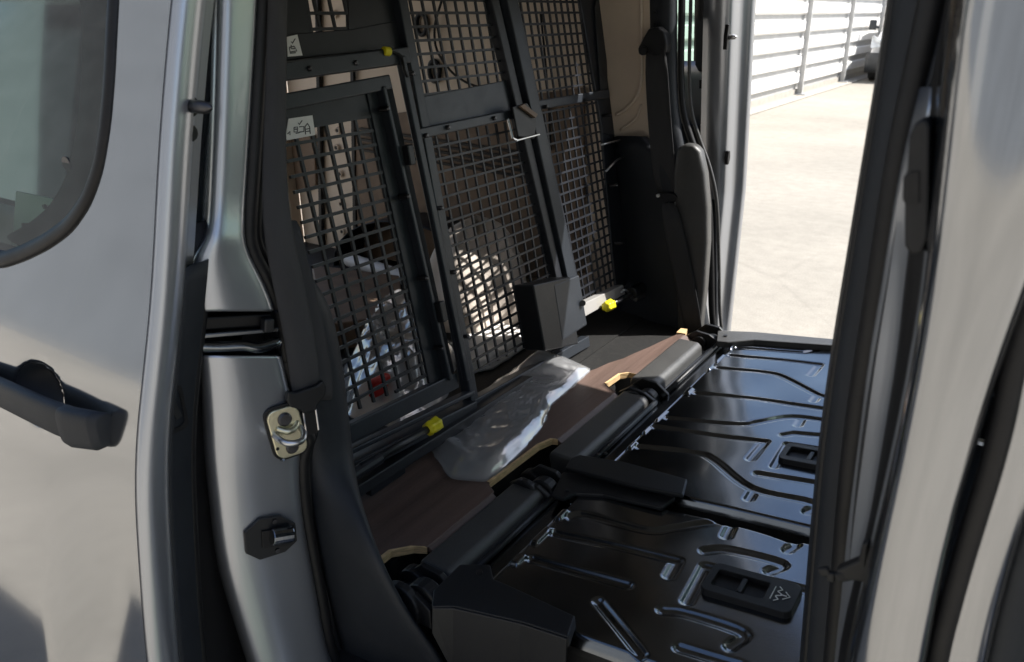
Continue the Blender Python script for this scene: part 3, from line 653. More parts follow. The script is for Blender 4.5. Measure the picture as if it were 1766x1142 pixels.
# raised rounded pressing near the far pillar
G().tube(smoothline([hy(u, v, 2.33) for u, v in ((1106, -60), (1106, 60), (1106, 130), (1098, 165), (1080, 188), (1062, 198))], 5), .006, 8).go('wall_bead', 'cream', fw, smooth=True)
G().tube(smoothline([hy(u, v, 2.33) for u, v in ((1106, 180), (1096, 205), (1070, 225))], 5), .005, 8).go('wall_bead', 'cream', fw, smooth=True)
G().box((-2.80, 2.27, .56), (-2.752, 2.34, 1.72)).go('rear_corner_post', 'cream', van, bevel=.01)
# near cargo wall inner, wheel arches
G().grid([[(x, .80, z) for x in (-2.75, -1.06)] for z in (.55, 1.72)]).go('cargo_wall', 'cream', van, solid=.004)
arch = []
for t in np.linspace(0, math.pi, 14):
    arch.append([(-1.95-.42*math.cos(t), y, .585+.24*math.sin(t)) for y in (2.33, 2.17, 2.15)])
G().grid(arch).go('wheel_arch', 'dark_trim', van, smooth=True, solid=.004)

# far quarter trim and pillar ------------------------------------------------
YF = 2.36
tq = [(235, 1052, 1118), (300, 1060, 1190), (400, 1068, 1205), (480, 1075, 1212), (540, 1060, 1220), (585, 1040, 1228), (700, 1030, 1236)]
G().grid([[hy(a+(b-a)*t, v, YF-.05+o) for t, o in ((0, .015), (.15, 0), (.5, -.02), (.8, -.03), (.95, 0), (1, .03))] for v, a, b in tq]).go('quarter_trim', 'dark_trim', van, smooth=True, sub=1, solid=.004)
pt = [(-140, 1106, 1168), (0, 1108, 1168), (80, 1110, 1168), (160, 1112, 1168), (220, 1112, 1174), (280, 1110, 1192), (340, 1112, 1206)]
fp = G().grid([[hy(a+(b-a)*t, v, YF-.02+o) for t, o in ((0, .02), (.06, -.004), (.5, -.014), (.9, 0), (1, .03))] for v, a, b in pt]).go('far_pillar', 'dark_trim', van, smooth=True, sub=1, solid=.004)
for v in (22, 42, 54):
    q = V3(hy(1129, v, YF-.036)); G().tube([q, q+Vector((0, .004, 0))], .005, 8).go('pillar_hole', 'rubber', fp)
pad_ = [(1168, 585), (1160, 400), (1160, 300), (1166, 256), (1180, 249), (1196, 250), (1206, 262), (1214, 300), (1219, 360), (1219, 420), (1214, 500), (1205, 585)]
G().prism([hy(u, v, YF-.085) for u, v in pad_], (0, .05, 0)).go('trim_pad', 'seat_bar', fp, bevel=.014, seg=4, smooth=True)
sl_ = [(1176, -140), (1176, 0), (1174, 120), (1178, 190), (1192, 240), (1210, 290), (1222, 350), (1226, 450), (1228, 540), (1236, 600)]
fs_ = smoothline([hy(u, v, YF+.02) for u, v in sl_], 4)
G().tube(fs_, .011, 10).go('door_seal', 'rubber', fp, smooth=True)
G().tube([p+Vector((.020, .02, 0)) for p in fs_], .006, 8).go('seal_lip', 'seat_bar', fp, smooth=True)
fl = [(V3(a)+Vector((.03, .03, 0)), V3(a)+Vector((.055, .05, 0)), V3(a)+Vector((.062, .10, 0))) for a in fs_]
# grey painted return low on the far pillar
G().grid([[hy(u+t, v, YF+.0+o) for t, o in ((-14, -.02), (2, -.005), (12, .02), (16, .06))] for u, v in ((1206, 470), (1207, 530), (1214, 570), (1232, 600))]).go('pillar_return', 'paint_hem', fp, smooth=True, sub=1, solid=.003)
# far belt
bl2 = [(85, 1112, 1150), (160, 1114, 1154), (240, 1120, 1160), (300, 1126, 1166), (336, 1134, 1172)]
fb = G().grid([[hy(a+(b-a)*t, v, YF-.075+.004*math.sin(3*t)) for t in np.linspace(0, 1, 5)] for v, a, b in bl2]).go('seat_belt', 'webbing', van, smooth=True, sub=1, solid=.0015)
bl3 = [(350, 1138, 1168), (420, 1150, 1185), (500, 1166, 1200), (585, 1184, 1216)]
G().grid([[hy(a+(b-a)*t, v, YF-.095) for t in np.linspace(0, 1, 4)] for v, a, b in bl3]).go('belt_lower', 'webbing', fb, smooth=True, sub=1, solid=.0015)
ctr = V3(hy(1126, 77, YF-.075))
G().prism([ctr+Vector((a, 0, b)) for a, b in [(-.046, -.03), (-.05, -.012), (-.034, .018), (-.018, .045), (.012, .05), (.034, .034), (.044, .0), (.042, -.022), (.02, -.03)]], (0, .04, 0)).go('belt_guide', 'black_plastic', fb, bevel=.006, seg=3)
q = V3(hy(1108, 88, YF-.085)); G().tube([q, q+Vector((0, .02, 0))], .013, 12).go('guide_bolt', 'satin_black', fb, bevel=.002)
q = V3(hy(1152, 340, YF-.09))
G().prism([q+Vector((a, 0, b)) for a, b in [(-.03, .008), (-.026, -.008), (.0, -.018), (.022, -.014), (.03, .002), (.02, .012), (-.01, .014)]], (0, .012, 0)).go('belt_tongue', 'black_plastic', fb, bevel=.003)
G().tube([q+Vector((.002, .004, -.016)), q+Vector((.008, .004, -.05)), q+Vector((.024, .004, -.05)), q+Vector((.024, .004, -.014))], .002, 6).go('tongue_blade', 'steel', fb)
q2 = V3(hy(1134, 338, YF-.095)); G().tube([q2, q2+Vector((0, .01, 0))], .006, 10).go('belt_button', 'white_plastic', fb, bevel=.002)

# far sliding door ------------------------------------------------------------
def E(z): return 2.60+(.035 if z > .6 else 0)*0-.10*max(0, (z-1.0))/.6*1.0+.0
zz = np.linspace(.30, 1.74, 50)
fe = [lambda z: (-.93, E(z)-.105, z), lambda z: (-.875, E(z)-.105, z), lambda z: (-.852, E(z)-.10, z), lambda z: (-.842, E(z)-.085, z), lambda z: (-.838, E(z)-.06, z), lambda z: (-.832, E(z)-.035, z), lambda z: (-.815, E(z)-.028, z), lambda z: (-.806, E(z)-.02, z), lambda z: (-.803, E(z)-.008, z), lambda z: (-.808, E(z)+.002, z), lambda z: (-.83, E(z)+.004, z)]
fd = G().grid(vstrip(fe, zz)).go('sliding_door', 'paint_hem', van, smooth=True, solid=.002)
tag(fd, 'far sliding door slid back beyond the folded seats')
# outer skin with window gap; window x from -1.50..-.985, z 1.16..1.64
zs2 = np.linspace(.30, 1.74, 60); xs2 = np.linspace(-1.80, -.83, 60); Vv = []; Ff = []
W2 = rrect(.60, .50, .07, 8); W2 = [(-1.275+a, 1.42+b) for a, b in W2]
for z in zs2:
    for x in xs2: Vv.append((x, E(z)+.004, z))
for j in range(59):
    for i in range(59):
        if inside((xs2[i]+xs2[i+1])/2, (zs2[j]+zs2[j+1])/2, W2): continue
        a = j*60+i; Ff.append((a, a+1, a+61, a+60))
us = sorted({i for f in Ff for i in f}); rm = {k: n_ for n_, k in enumerate(us)}
mesh('outer_skin', [Vv[k] for k in us], [tuple(rm[i] for i in f) for f in Ff], 'paint', fd, smooth=True)
wl = [(a, b) for a, b in W2]; n = len(wl)
wl2 = inset(wl, .022); wl0 = inset(wl, -.02)
mesh('window_seal', [(p[0], E(p[1])+o, p[1]) for lp_, o in ((wl0, .0), (wl, -.012), (wl2, -.008), (wl2, .008), (wl0, .010)) for p in lp_], [(k*n+i, k*n+(i+1) % n, (k+1)*n+(i+1) % n, (k+1)*n+i) for k in range(4) for i in range(n)], 'rubber', fd, smooth=True)
mesh('window_glass', [(p[0], E(p[1])+.002, p[1]) for p in inset(wl, .01)], [tuple(range(n))], 'glass', fd)
# inner panel: lower trim, upper painted, garnish
G().prism([hy(u, v, 2.495) for u, v in [(1170, 214), (1222, 214), (1232, 225), (1235, 300), (1236, 480), (1236, 640), (1120, 640), (1120, 240)]], (0, .02, 0)).go('lower_trim', 'dark_trim', fd, bevel=.006, seg=3)
G().prism([hy(u, v, 2.50) for u, v in [(1198, -60), (1232, -60), (1232, 112), (1226, 124), (1204, 124), (1198, 112)]], (0, .02, 0)).go('frame_trim', 'dark_trim', fd, bevel=.005)
G().grid([[hy(u, v, 2.515) for u in (1120, 1180, 1215, 1240)] for v in (105, 140, 180, 225)]).go('inner_panel', 'paint_hem', fd, smooth=True, solid=.002)
G().prism([hy(u, v, 2.512) for u, v in [(1206, 138), (1216, 138), (1216, 153), (1206, 153)]], (0, .004, 0)).go('panel_hole', 'rubber', fd)
for vv, hh in ((64, .035), (272, .022), (482, .028)):
    q = hx(1255+(1 if vv > 200 else 0), vv, -.836); q = V3(q)
    pl_ = G().prism([q+Vector((.003, a, b)) for a, b in [(-.012, 0), (-.008, hh), (.004, hh), (.011, hh*.3), (.011, -hh*.3), (.004, -hh), (-.008, -hh)]], (-.012, 0, 0)).go('latch_plate', 'rubber', fd, bevel=.002)
    if vv != 272: G().tube([q, q+Vector((.022, .002, 0)), q+Vector((.028, .002, 0))], [.007, .007, .002], 10).go('guide_pin', 'steel', fd, smooth=True)

# ================================================================== PARTITION
TH = math.radians(11.0); PX0, PZ0 = -1.075, .615
nP = np.array([math.cos(TH), 0, math.sin(TH)]); kP = float(nP @ np.array([PX0, 0, PZ0])); upP = Vector((-math.sin(TH), 0, math.cos(TH))); nV = V3(nP)
def pp(u, v, o=0.): return V3(hit(u, v, nP, kP+o))
def ys(u, v):
    p = pp(u, v); return p.y, (p.z-PZ0)/math.cos(TH)
def fromys(y, s, o=0): return Vector((PX0, y, PZ0))+upP*s+nV*o
par = thing('cargo_partition', (PX0, 1.5, .585), 'dark grey steel mesh partition between folded seats and cargo area', 'partition')
def pplate(px, name, o, t, m='powder', **k): return G().prism([pp(u, v, o) for u, v in px], nV*t).go(name, m, par, **k)
def pbar(p, q, wd, dp, name='frame_rail', m='powder', o=.0):
    a, b = pp(*p, o), pp(*q, o); return G().bar(a, b, wd, dp, tuple(nV)).go(name, m, par, bevel=.003)
PIT_Y, PIT_Z = .0415, .0300
def panel(px, wr=.0056, py=PIT_Y, pz_=PIT_Z, o=0.):
    loop = [ys(u, v) for u, v in px]; g = G(); ylo = min(p[0] for p in loop); yhi = max(p[0] for p in loop); slo = min(p[1] for p in loop); shi = max(p[1] for p in loop)
    def clip(fix, axis):
        c = []
        for i in range(len(loop)):
            a, b = loop[i-1], loop[i]
            if (a[axis] > fix) != (b[axis] > fix):
                t = (fix-a[axis])/(b[axis]-a[axis]); c.append(a[1-axis]+t*(b[1-axis]-a[1-axis]))
        c.sort(); return list(zip(c[::2], c[1::2]))
    y = math.ceil(ylo/py)*py
    while y < yhi:
        for a, b in clip(y, 0): g.bar(fromys(y, a, o), fromys(y, b, o), wr, wr, tuple(nV))
        y += py
    s = math.ceil(slo/pz_)*pz_
    while s < shi:
        for a, b in clip(s, 1): g.bar(fromys(a, s, o+.002), fromys(b, s, o+.002), wr, wr, tuple(nV))
        s += pz_
    return g.go('mesh_panel', 'mesh_coat', par)
panel([(480, 228), (642, 186), (755, 640), (600, 715)], wr=.0066)
panel([(712, 240), (900, 205), (985, 560), (905, 600), (802, 650)])
panel([(668, -60), (835, -60), (888, 150), (700, 172)])
panel([(880, -60), (990, -60), (1024, 160), (915, 180)], py=.036)
panel([(922, 195), (1032, 172), (1062, 510), (1000, 540)], py=.036)
panel([(512, -60), (602, -60), (596, 55), (535, 60)])
# frame
pbar((676, -60), (812, 690), .030, .030, 'frame_post', o=.010)                  # left post
pbar((690, 97), (806, 655), .020, .016, 'post_cap', o=.032)
pbar((832, -60), (968, 520), .034, .030, 'frame_post', m='mesh_coat', o=.006)
pbar((864, -60), (990, 520), .050, .026, 'frame_post', o=.022)
pplate([(470, 62), (600, 52), (684, 36), (690, 92), (600, 104), (470, 122)], 'upper_plate', -.004, .010, 'mesh_coat', bevel=.002)
pplate([(470, -60), (516, -60), (536, 66), (470, 74)], 'upper_plate', -.006, .010, 'mesh_coat')
pplate([(594, -60), (680, -60), (690, 60), (597, 66)], 'upper_plate', -.006, .010, 'mesh_coat')
pbar((470, 126), (700, 96), .034, .030, 'frame_rail', o=.020)
# swing door of the partition
pbar((480, 178), (668, 142), .030, .026, 'door_rail', o=.012)
pplate([(480, 186), (640, 158), (652, 200), (480, 232)], 'door_plate', -.002, .006, 'mesh_coat')
pplate([(628, 160), (672, 148), (782, 650), (738, 668)], 'door_stile', .000, .008, 'mesh_coat', bevel=.002)
pbar((656, 150), (772, 655), .012, .026, 'door_stile', o=.016)
pbar((590, 752), (785, 655), .040, .022, 'door_rail', o=.010)
pbar((575, 790), (812, 676), .012, .028, 'door_rail', o=.016)
# mid rails
pplate([(700, 172), (885, 136), (900, 196), (716, 240)], 'mid_plate', .000, .006, 'powder', bevel=.002)
pbar((716, 232), (898, 194), .024, .028, 'mid_rail', o=.018)
pbar((914, 184), (1046, 162), .026, .024, 'mid_rail', o=.014)
pplate([(985, -60), (1036, -60), (1046, 150), (1064, 238), (1034, 232), (1022, 160), (998, 20)], 'side_plate', -.002, .012, 'mesh_coat', bevel=.003)
pplate([(1028, 168), (1064, 236), (1085, 480), (1060, 512), (1052, 440)], 'side_plate', -.002, .010, 'mesh_coat', bevel=.003)
pplate([(1024, 14), (1040, -60), (1046, 150), (1034, 160)], 'side_plate', .012, .004, 'powder')
# base rails
pbar((600, 806), (812, 700), .030, .045, 'base_rail', o=.020)
pbar((812, 700), (1010, 588), .034, .030, 'base_rail', o=.010)
pbar((600, 846), (905, 655), .026, .060, 'base_rail', m='mesh_coat', o=.030)
pplate([(838, -60), (876, -60), (1002, 520), (962, 520)], 'post_web', -.004, .008, 'mesh_coat')
# lock box at the foot of the centre post
fa = [(955, 492), (998, 474), (1012, 560), (970, 588)]
g = G(); ff = [pp(u, v, .075) for u, v in fa]; bb = [pp(u, v, .005) for u, v in [(950, 494), (998, 474), (1012, 560), (962, 592)]]
lb = g.add(ff+bb, [(0, 1, 2, 3), (4, 7, 6, 5), (0, 4, 5, 1), (1, 5, 6, 2), (2, 6, 7, 3), (3, 7, 4, 0)]).go('lock_box', 'powder', par, bevel=.004)
G().tube([pp(1005, 523, .078), pp(1005, 523, .084)], .009, 12).go('box_screw', 'rubber', lb)
pplate([(884, 492), (950, 478), (964, 592), (905, 604)], 'lock_side', .006, .068, 'satin_black', bevel=.004)
# lower right rail, its sunlit look put in as a lighter grey
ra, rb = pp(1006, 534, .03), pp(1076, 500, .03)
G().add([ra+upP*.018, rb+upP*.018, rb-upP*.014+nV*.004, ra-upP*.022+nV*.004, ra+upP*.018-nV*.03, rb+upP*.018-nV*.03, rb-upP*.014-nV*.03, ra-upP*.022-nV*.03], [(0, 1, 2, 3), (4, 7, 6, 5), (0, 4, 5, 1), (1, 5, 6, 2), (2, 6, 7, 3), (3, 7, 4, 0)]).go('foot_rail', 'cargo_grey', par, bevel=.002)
# spring bolts with yellow knobs
def knob(c0, d, r, L, parent):
    d = Vector(d).normalized(); a = d.orthogonal().normalized(); b = d.cross(a); rows = []
    for s, k in ((0, .55), (.08, .9), (.3, 1), (.45, .86), (.6, 1.0), (.9, 1), (1, .7)):
        rows.append([c0+d*L*s+(a*math.cos(t)+b*math.sin(t))*r*k*(1+.10*math.cos(6*t)) for t in np.linspace(0, 2*math.pi, 25)])
    g = G().grid(rows); g.F += [tuple(range(24))[::-1], tuple(range(6*25, 6*25+24))]
    return g.go('knob', 'yellow', parent, weld=True, smooth=True)
q0, q1 = V3(hx(622, 806, -1.0)), V3(hx(742, 738, -1.0))
nb = G().tube([q0, q1], .009, 12).go('spring_bolt', 'satin_black', par, smooth=True)
knob(q1-Vector((0, .012, 0)), (0, 1, 0), .0165, .042, nb)
q0 = V3(hx(655, 790, -1.0)); G().tube([q0-Vector((0, .12, 0)), q0], .013, 12).go('bolt_sleeve', 'mesh_coat', nb)
rz = V3(hz(668, 832, .612)); G().bar(rz+Vector((0, -.06, .01)), rz+Vector((0, .05, .01)), .02, .02).go('bolt_keeper', 'mesh_coat', nb, bevel=.003)
G().tube([rz+Vector((0, .05, .015)), rz+Vector((0, .075, .015))], .009, 10).go('keeper_nut', 'dark_steel', nb)
f0, f1 = pp(1050, 527, .055), pp(1140, 484, .055)
fb2 = G().tube([f0, f0+(f1-f0)*.45], .0075, 12).go('spring_bolt', 'steel', par, smooth=True)
fb2.data.materials[0] = MATS['dark_steel']
knob(f0-(f1-f0)*.06, f1-f0, .017, .045, fb2)
G().tube([pp(1088, 506, .055), pp(1118, 490, .055)], .021, 18).go('bolt_sleeve', 'satin_black', fb2, smooth=False, bevel=.003)
G().tube([pp(1095, 516, .06), pp(1122, 503, .06)], .009, 10).go('bolt_sleeve', 'seat_bar', fb2)
G().tube([pp(1118, 496, .06), pp(1137, 503, .07)], .0075, 10).go('bolt_sleeve', 'seat_bar', fb2, bevel=.001)
G().tube(smoothline([pp(1070, 505, .05), pp(1078, 500, .058), pp(1086, 508, .055)], 4), .004, 8).go('bolt_pin', 'steel', fb2)
# hasp on the centre post, wire hooks
pplate([(880, 185), (905, 178), (922, 205), (918, 240), (890, 236)], 'hasp', .045, .008, 'satin_black', bevel=.002)
pplate([(893, 184), (900, 180), (924, 198), (920, 204)], 'hasp_bar', .055, .008, 'hardboard', bevel=.001)
G().tube([pp(876, 205, .05), pp(884, 238, .055), pp(892, 242, .055), pp(930, 232, .055)], .003, 8).go('wire_hook', 'steel', par)
G().tube(smoothline([pp(1036, 250, .03), pp(1088, 240, .05), pp(1094, 262, .05), pp(1066, 275, .04), pp(1045, 296, .03)], 5), .0035, 8).go('wire_hook', 'steel', par, smooth=True)
# release cable with yellow sleeve at the top
ct = smoothline([pp(470, 110, .035), pp(560, 98, .03), pp(640, 90, .03), pp(662, 88, .032), pp(690, 96, .04), pp(697, 120, .045), pp(703, 133, .045)], 5)
cbz = G().tube(ct, .0035, 8).go('release_cable', 'rubber', par, smooth=True)
G().tube([pp(661, 88, .034), pp(672, 89, .036)], .010, 10).go('cable_clip', 'yellow', cbz, bevel=.002)
for u, v in ((699, 130), (722, 236), (748, 360), (771, 470), (794, 580), (930, 186), (1000, 174), (760, 222), (840, 206), (520, 122), (600, 112), (655, 190), (690, 340), (722, 480), (750, 600), (1040, 200), (1052, 320), (1060, 420)):
    q = pp(u, v, .012); G().tube([q, q+nV*.026, q+nV*.029], [.0055, .0055, .003], 8).go('rivet', 'dark_steel', par)
for (u, v), (u2, v2) in (((702, 250), (708, 285)), ((757, 520), (764, 555))):
    pbar((u, v), (u2, v2), .020, .020, 'door_hinge', 'satin_black', o=.036)
# stickers with pictograms
def sticker(px, name, strokes):
    s = G().prism([pp(u, v, .040) for u, v in px], nV*.0015).go(name, 'sticker', par)
    g = G()
    for st_ in strokes: g.tube([pp(u, v, .0415) for u, v in st_], .0011, 5)
    g.go('pictogram', 'ink', s)
sticker([(494, 64), (512, 60), (521, 96), (496, 98)], 'sticker', [[(502, 72), (504, 75), (509, 67)], [(499, 82), (507, 80), (512, 88), (500, 90), (499, 82)], [(500, 92), (510, 91)], [(502, 78), (502, 84), (508, 84)]])
sticker([(497, 205), (538, 199), (543, 233), (491, 243)], 'sticker', [[(514, 212), (516, 215), (521, 208)], [(507, 220), (507, 228), (513, 227), (513, 219), (507, 220)], [(508, 223), (513, 223)], [(516, 219), (524, 218), (524, 227), (516, 228)], [(516, 229), (510, 230)], [(527, 232), (526, 219), (530, 213), (534, 219), (535, 231)], [(528, 223), (533, 222)], [(528, 227), (534, 226)], [(496, 231), (500, 227), (500, 233)]])

# ================================================================== SEATS
dS = np.array([.9932, 0, .1167]); dS /= np.linalg.norm(dS); nS = np.array([-dS[2], 0, dS[0]]); PS0 = np.array([-.79, 0, .60]); kS = float(nS@PS0)
dSv, nSv = V3(dS), V3(nS)
def sp(u, v, o=0.): return V3(hit(u, v, nS, kS+o))
def sxy(u, v): p = hit(u, v, nS, kS); return float((p-PS0)@dS), float(p[1])
def sat(s, y, o=0.): return V3(PS0)+dSv*s+Vector((0, y, 0))+nSv*o
def zo(px, ox, oy, sc): return [(ox+a/sc, oy+b/sc) for a, b in px]
far_r = [[(800,125),(1160,150),(1330,122)],[(760,165),(1250,215),(1200,272)],[(690,235),(950,260),(1060,290),(1240,385),(1330,392)],[(1240,385),(1215,415)],[(575,372),(900,405),(1330,468)],
 [(420,512),(800,545),(920,530),(1100,500),(1330,530)],[(1150,510),(1130,545)],[(350,562),(950,640),(870,732)],[(265,668),(560,700),(660,735),(870,890),(1205,975),(1180,1022)],[(890,900),(860,950)],
 [(1050,603),(1110,592),(1330,612)],[(1000,772),(1070,655),(1330,692)],[(910,812),(1330,885)]]
far_r = [zo(r, 1020, 560, 3.172) for r in far_r]
near_r = [[(800,232),(850,225),(1070,280),(1180,270),(1370,252),(1590,312),(1575,348)],[(1375,260),(1355,300)],[(740,287),(1180,387),(1150,440)],[(660,382),(1000,475)],[(1280,352),(1360,350),(1550,397),(1510,427)],
 [(1215,532),(1280,407),(1700,512)],[(1130,567),(1210,577),(1410,642),(1370,692)],[(900,535),(1050,722)],[(1190,700),(1400,760)]]
near_r = [zo(r, 600, 780, 2.0776) for r in near_r]
lit_far = zo([(800,132),(735,190),(685,245),(575,372),(420,510),(340,590),(265,672)], 1020, 560, 3.172)
def seat_panel(ribs, y0, y1, s0, s1, name, parent, glints=(), rw=.0145, dep=-.0058, taper=None):
    segs = []
    for r in ribs:
        q = [sxy(u, v) for u, v in r]; q = [(p.x, p.y) for p in smoothline([(a, b, 0) for a, b in q], 5)] if len(q) > 3 else q
        for a, b in zip(q, q[1:]): segs.append((a, b))
    A = np.array([s[0] for s in segs]); B = np.array([s[1] for s in segs])
    ns = int((s1-s0)/.0021); ny = int((y1-y0)/.0021)
    SS, YY = np.meshgrid(np.linspace(s0, s1, ns), np.linspace(y0, y1, ny), indexing='ij')
    P = np.stack([SS.ravel(), YY.ravel()], 1); dist = np.full(len(P), 9.)
    for a, b in zip(A, B):
        ab = b-a; t = np.clip(((P-a)@ab)/max(1e-9, ab@ab), 0, 1); dist = np.minimum(dist, np.hypot(*(P-a-t[:, None]*ab).T))
    h = dep*.5*(1+np.cos(np.pi*np.clip((dist-.003)/(rw-.003), 0, 1)))
    for (u, v) in glints:                                        # pressed tabs along the hinge edge
        gs, gy = sxy(u, v); hw_ = .030 if (u, v) in glints[1::3] else .017; wdt = np.maximum(abs(P[:, 0]-gs+.024)/.009, abs(P[:, 1]-gy)/hw_); x = np.clip((1.25-wdt)*2.2, 0, 1); h += .007*x*x*(3-2*x)
    # gentle dishing, turned-down rim
    e = np.minimum.reduce([P[:, 0]-s0, s1-P[:, 0], P[:, 1]-y0, y1-P[:, 1]]); h += -.020*np.clip(1-e/.014, 0, 1)**2
    h += .0012*np.sin(P[:, 0]*23+1)*np.sin(P[:, 1]*19)
    Pw = PS0+np.outer(P[:, 0], dS)+np.outer(P[:, 1], [0, 1, 0])+np.outer(h, nS)
    idx = np.arange(ns*ny).reshape(ns, ny)
    Fq = np.stack([idx[:-1, :-1], idx[1:, :-1], idx[1:, 1:], idx[:-1, 1:]], -1).reshape(-1, 4)
    c = Pw.mean(0); me = bpy.data.meshes.new(name); me.from_pydata((Pw-c).tolist(), [], Fq.tolist()); me.materials.append(MATS['gloss_black'])
    me.polygons.foreach_set('use_smooth', [True]*len(me.polygons))
    o = bpy.data.objects.new(name, me); col.objects.link(o); WORLD[o] = V3(c); o.parent = parent; o.location = V3(c)-WORLD[parent]
    return o
def sub_thing(name, loc, label):
    o = bpy.data.objects.new(name, None); col.objects.link(o); o.parent = van; o.location = Vector(loc)-WORLD[van]; WORLD[o] = Vector(loc); o.empty_display_size = .1
    return tag(o, label)
nseat = sub_thing('rear_seat', (-.45, 1.0, .42), 'single rear seat folded flat, black pressed steel back beside the near opening')
fseat = sub_thing('rear_bench', (-.45, 1.75, .42), 'double rear bench folded flat, black pressed steel back partly in sun')
seat_panel(near_r, .835, 1.248, .125, .70, 'back_panel', nseat, zo([(800,235),(730,312),(650,402)], 600, 780, 2.0776))
seat_panel(far_r, 1.285, 2.255, .125, .70, 'back_panel', fseat, lit_far)
for st_, y0, y1 in ((nseat, .85, 1.20), (fseat, 1.30, 2.24)):       # squab under the panel
    g = G().add([sat(.13, y0, -.03), sat(.69, y0, -.03), sat(.69, y1, -.03), sat(.13, y1, -.03), Vector((-.64, y0, .47)), Vector((-.13, y0, .47)), Vector((-.13, y1, .47)), Vector((-.64, y1, .47))], [(0, 1, 2, 3), (4, 7, 6, 5), (0, 4, 5, 1), (1, 5, 6, 2), (2, 6, 7, 3), (3, 7, 4, 0)])
    g.go('squab', 'floor_mat', st_, bevel=.02, seg=3)
    for yy in (y0+.06, y1-.06):
        for xx in (-.60, -.2): G().box((xx-.02, yy-.015, .415), (xx+.02, yy+.015, .49)).go('leg', 'satin_black', st_)
# hinge bars
def hbar(pxa, pxb, zt, st_, m='seat_bar'):
    a, b = V3(hz(*pxa, zt)), V3(hz(*pxb, zt)); xc = (a.x+b.x)/2; ya, yb = a.y, b.y
    pr_ = [(-.035, -.05), (-.042, -.012), (-.036, .0), (.026, .0), (.038, -.012), (.042, -.05)]
    return G().prism([(xc+q, ya, zt+r) for q, r in pr_], (0, yb-ya, 0)).go('hinge_bar', m, st_, bevel=.006, seg=3)
hbar((745, 975), (925, 835), .612, nseat); hbar((965, 785), (1105, 680), .612, fseat); hbar((1105, 655), (1196, 588), .622, fseat)
# steel step between bar and panel
G().box((-.735, .86, .55), (-.672, 1.21, .590)).go('hinge_tray', 'gloss_black', nseat, bevel=.004)
G().box((-.735, 1.29, .55), (-.672, 2.25, .590)).go('hinge_tray', 'gloss_black', fseat, bevel=.004)
for y0, y1, st_ in ((1.30, 1.72, fseat), (1.76, 2.24, fseat), (.87, 1.20, nseat)):
    G().tube([(-.712, y0, .598), (-.712, y1, .598)], .007, 8).go('hinge_rod', 'satin_black', st_, smooth=True)
# hinge clusters
def cluster(y, st_, sc=1.):
    for k, (dx, dz, r, w_) in enumerate(((-.01, 0, .040, .018), (.02, .004, .034, .030), (-.03, -.004, .030, .026))):
        yy = y+(k-1)*.030; G().tube([(-.765+dx, yy-w_/2, .585+dz), (-.765+dx, yy+w_/2, .585+dz)], r*sc, 20).go('hinge', 'satin_black', st_, bevel=.004)
    G().tube([(-.80, y-.055, .575), (-.80, y+.05, .575)], .016, 12).go('hinge_pin', 'dark_steel', st_)
    G().prism([(-.82, y-.03, .60), (-.79, y-.03, .622), (-.745, y-.03, .618), (-.71, y-.03, .60), (-.71, y-.03, .56), (-.82, y-.03, .56)], (0, .012, 0)).go('hinge_cheek', 'satin_black', st_, bevel=.002)
    G().prism([(-.81, y+.028, .60), (-.78, y+.028, .628), (-.735, y+.028, .626), (-.70, y+.028, .60), (-.70, y+.028, .56), (-.81, y+.028, .56)], (0, .012, 0)).go('hinge_cheek', 'satin_black', st_, bevel=.002)
cluster(.815, nseat, 1.1); cluster(1.215, fseat); cluster(1.745, fseat, .8)
yb_ = hz(1190, 590, .62)[1]; cluster(2.225, fseat, .6)
# bracket plates
def bracket(px, o, t, st_, name='bracket_plate', m='satin_black'): return G().prism([sp(u, v, o) for u, v in px], nSv*-t).go(name, m, st_, bevel=.0025)
bracket([(975, 806), (984, 790), (1000, 784), (1075, 796), (1185, 826), (1178, 853), (1100, 838)], .026, .010, fseat)
bracket([(951, 853), (970, 814), (1000, 816), (1165, 857), (1141, 875), (1040, 852), (993, 850), (972, 859)], .010, .010, fseat)
for u, v in ((978, 847), (1032, 785), (1044, 783)):
    q = sp(u, v, .028 if v < 800 else .012); G().tube([q, q+nSv*.004], .0045, 8).go('bracket_screw', 'dark_steel', fseat)
nbk = [(747, 1018), (793, 973), (845, 973), (851, 998), (880, 1010), (992, 1062), (980, 1098), (900, 1072), (783, 1045), (744, 1046)]
bracket(nbk, .022, .022, nseat)
q = sp(827, 989, .022); G().tube([q, q+nSv*.005], .006, 10).go('bracket_screw', 'dark_steel', nseat)
a = [sp(u, v, .02) for u, v in [(746, 1046), (783, 1046), (900, 1073), (980, 1099)]]
g = G().grid([[p for p in a], [p+Vector((0, -.004, -.05)) for p in a[:1]]+[p+Vector((0, -.006, -.14)) for p in a[1:]]]); g.go('side_bracket', 'satin_black', nseat, solid=.005, bevel=.002)
a2 = [sp(u, v, .0) for u, v in [(826, 1075), (980, 1110)]]
bracket([(1238, 570), (1300, 572), (1442, 585), (1480, 590), (1470, 598), (1385, 592), (1300, 586), (1255, 590), (1236, 588)], .016, .02, fseat, m='seat_bar')
q = sp(1251, 580, .017); G().tube([q, q+nSv*.004], .006, 8).go('bracket_screw', 'dark_steel', fseat)
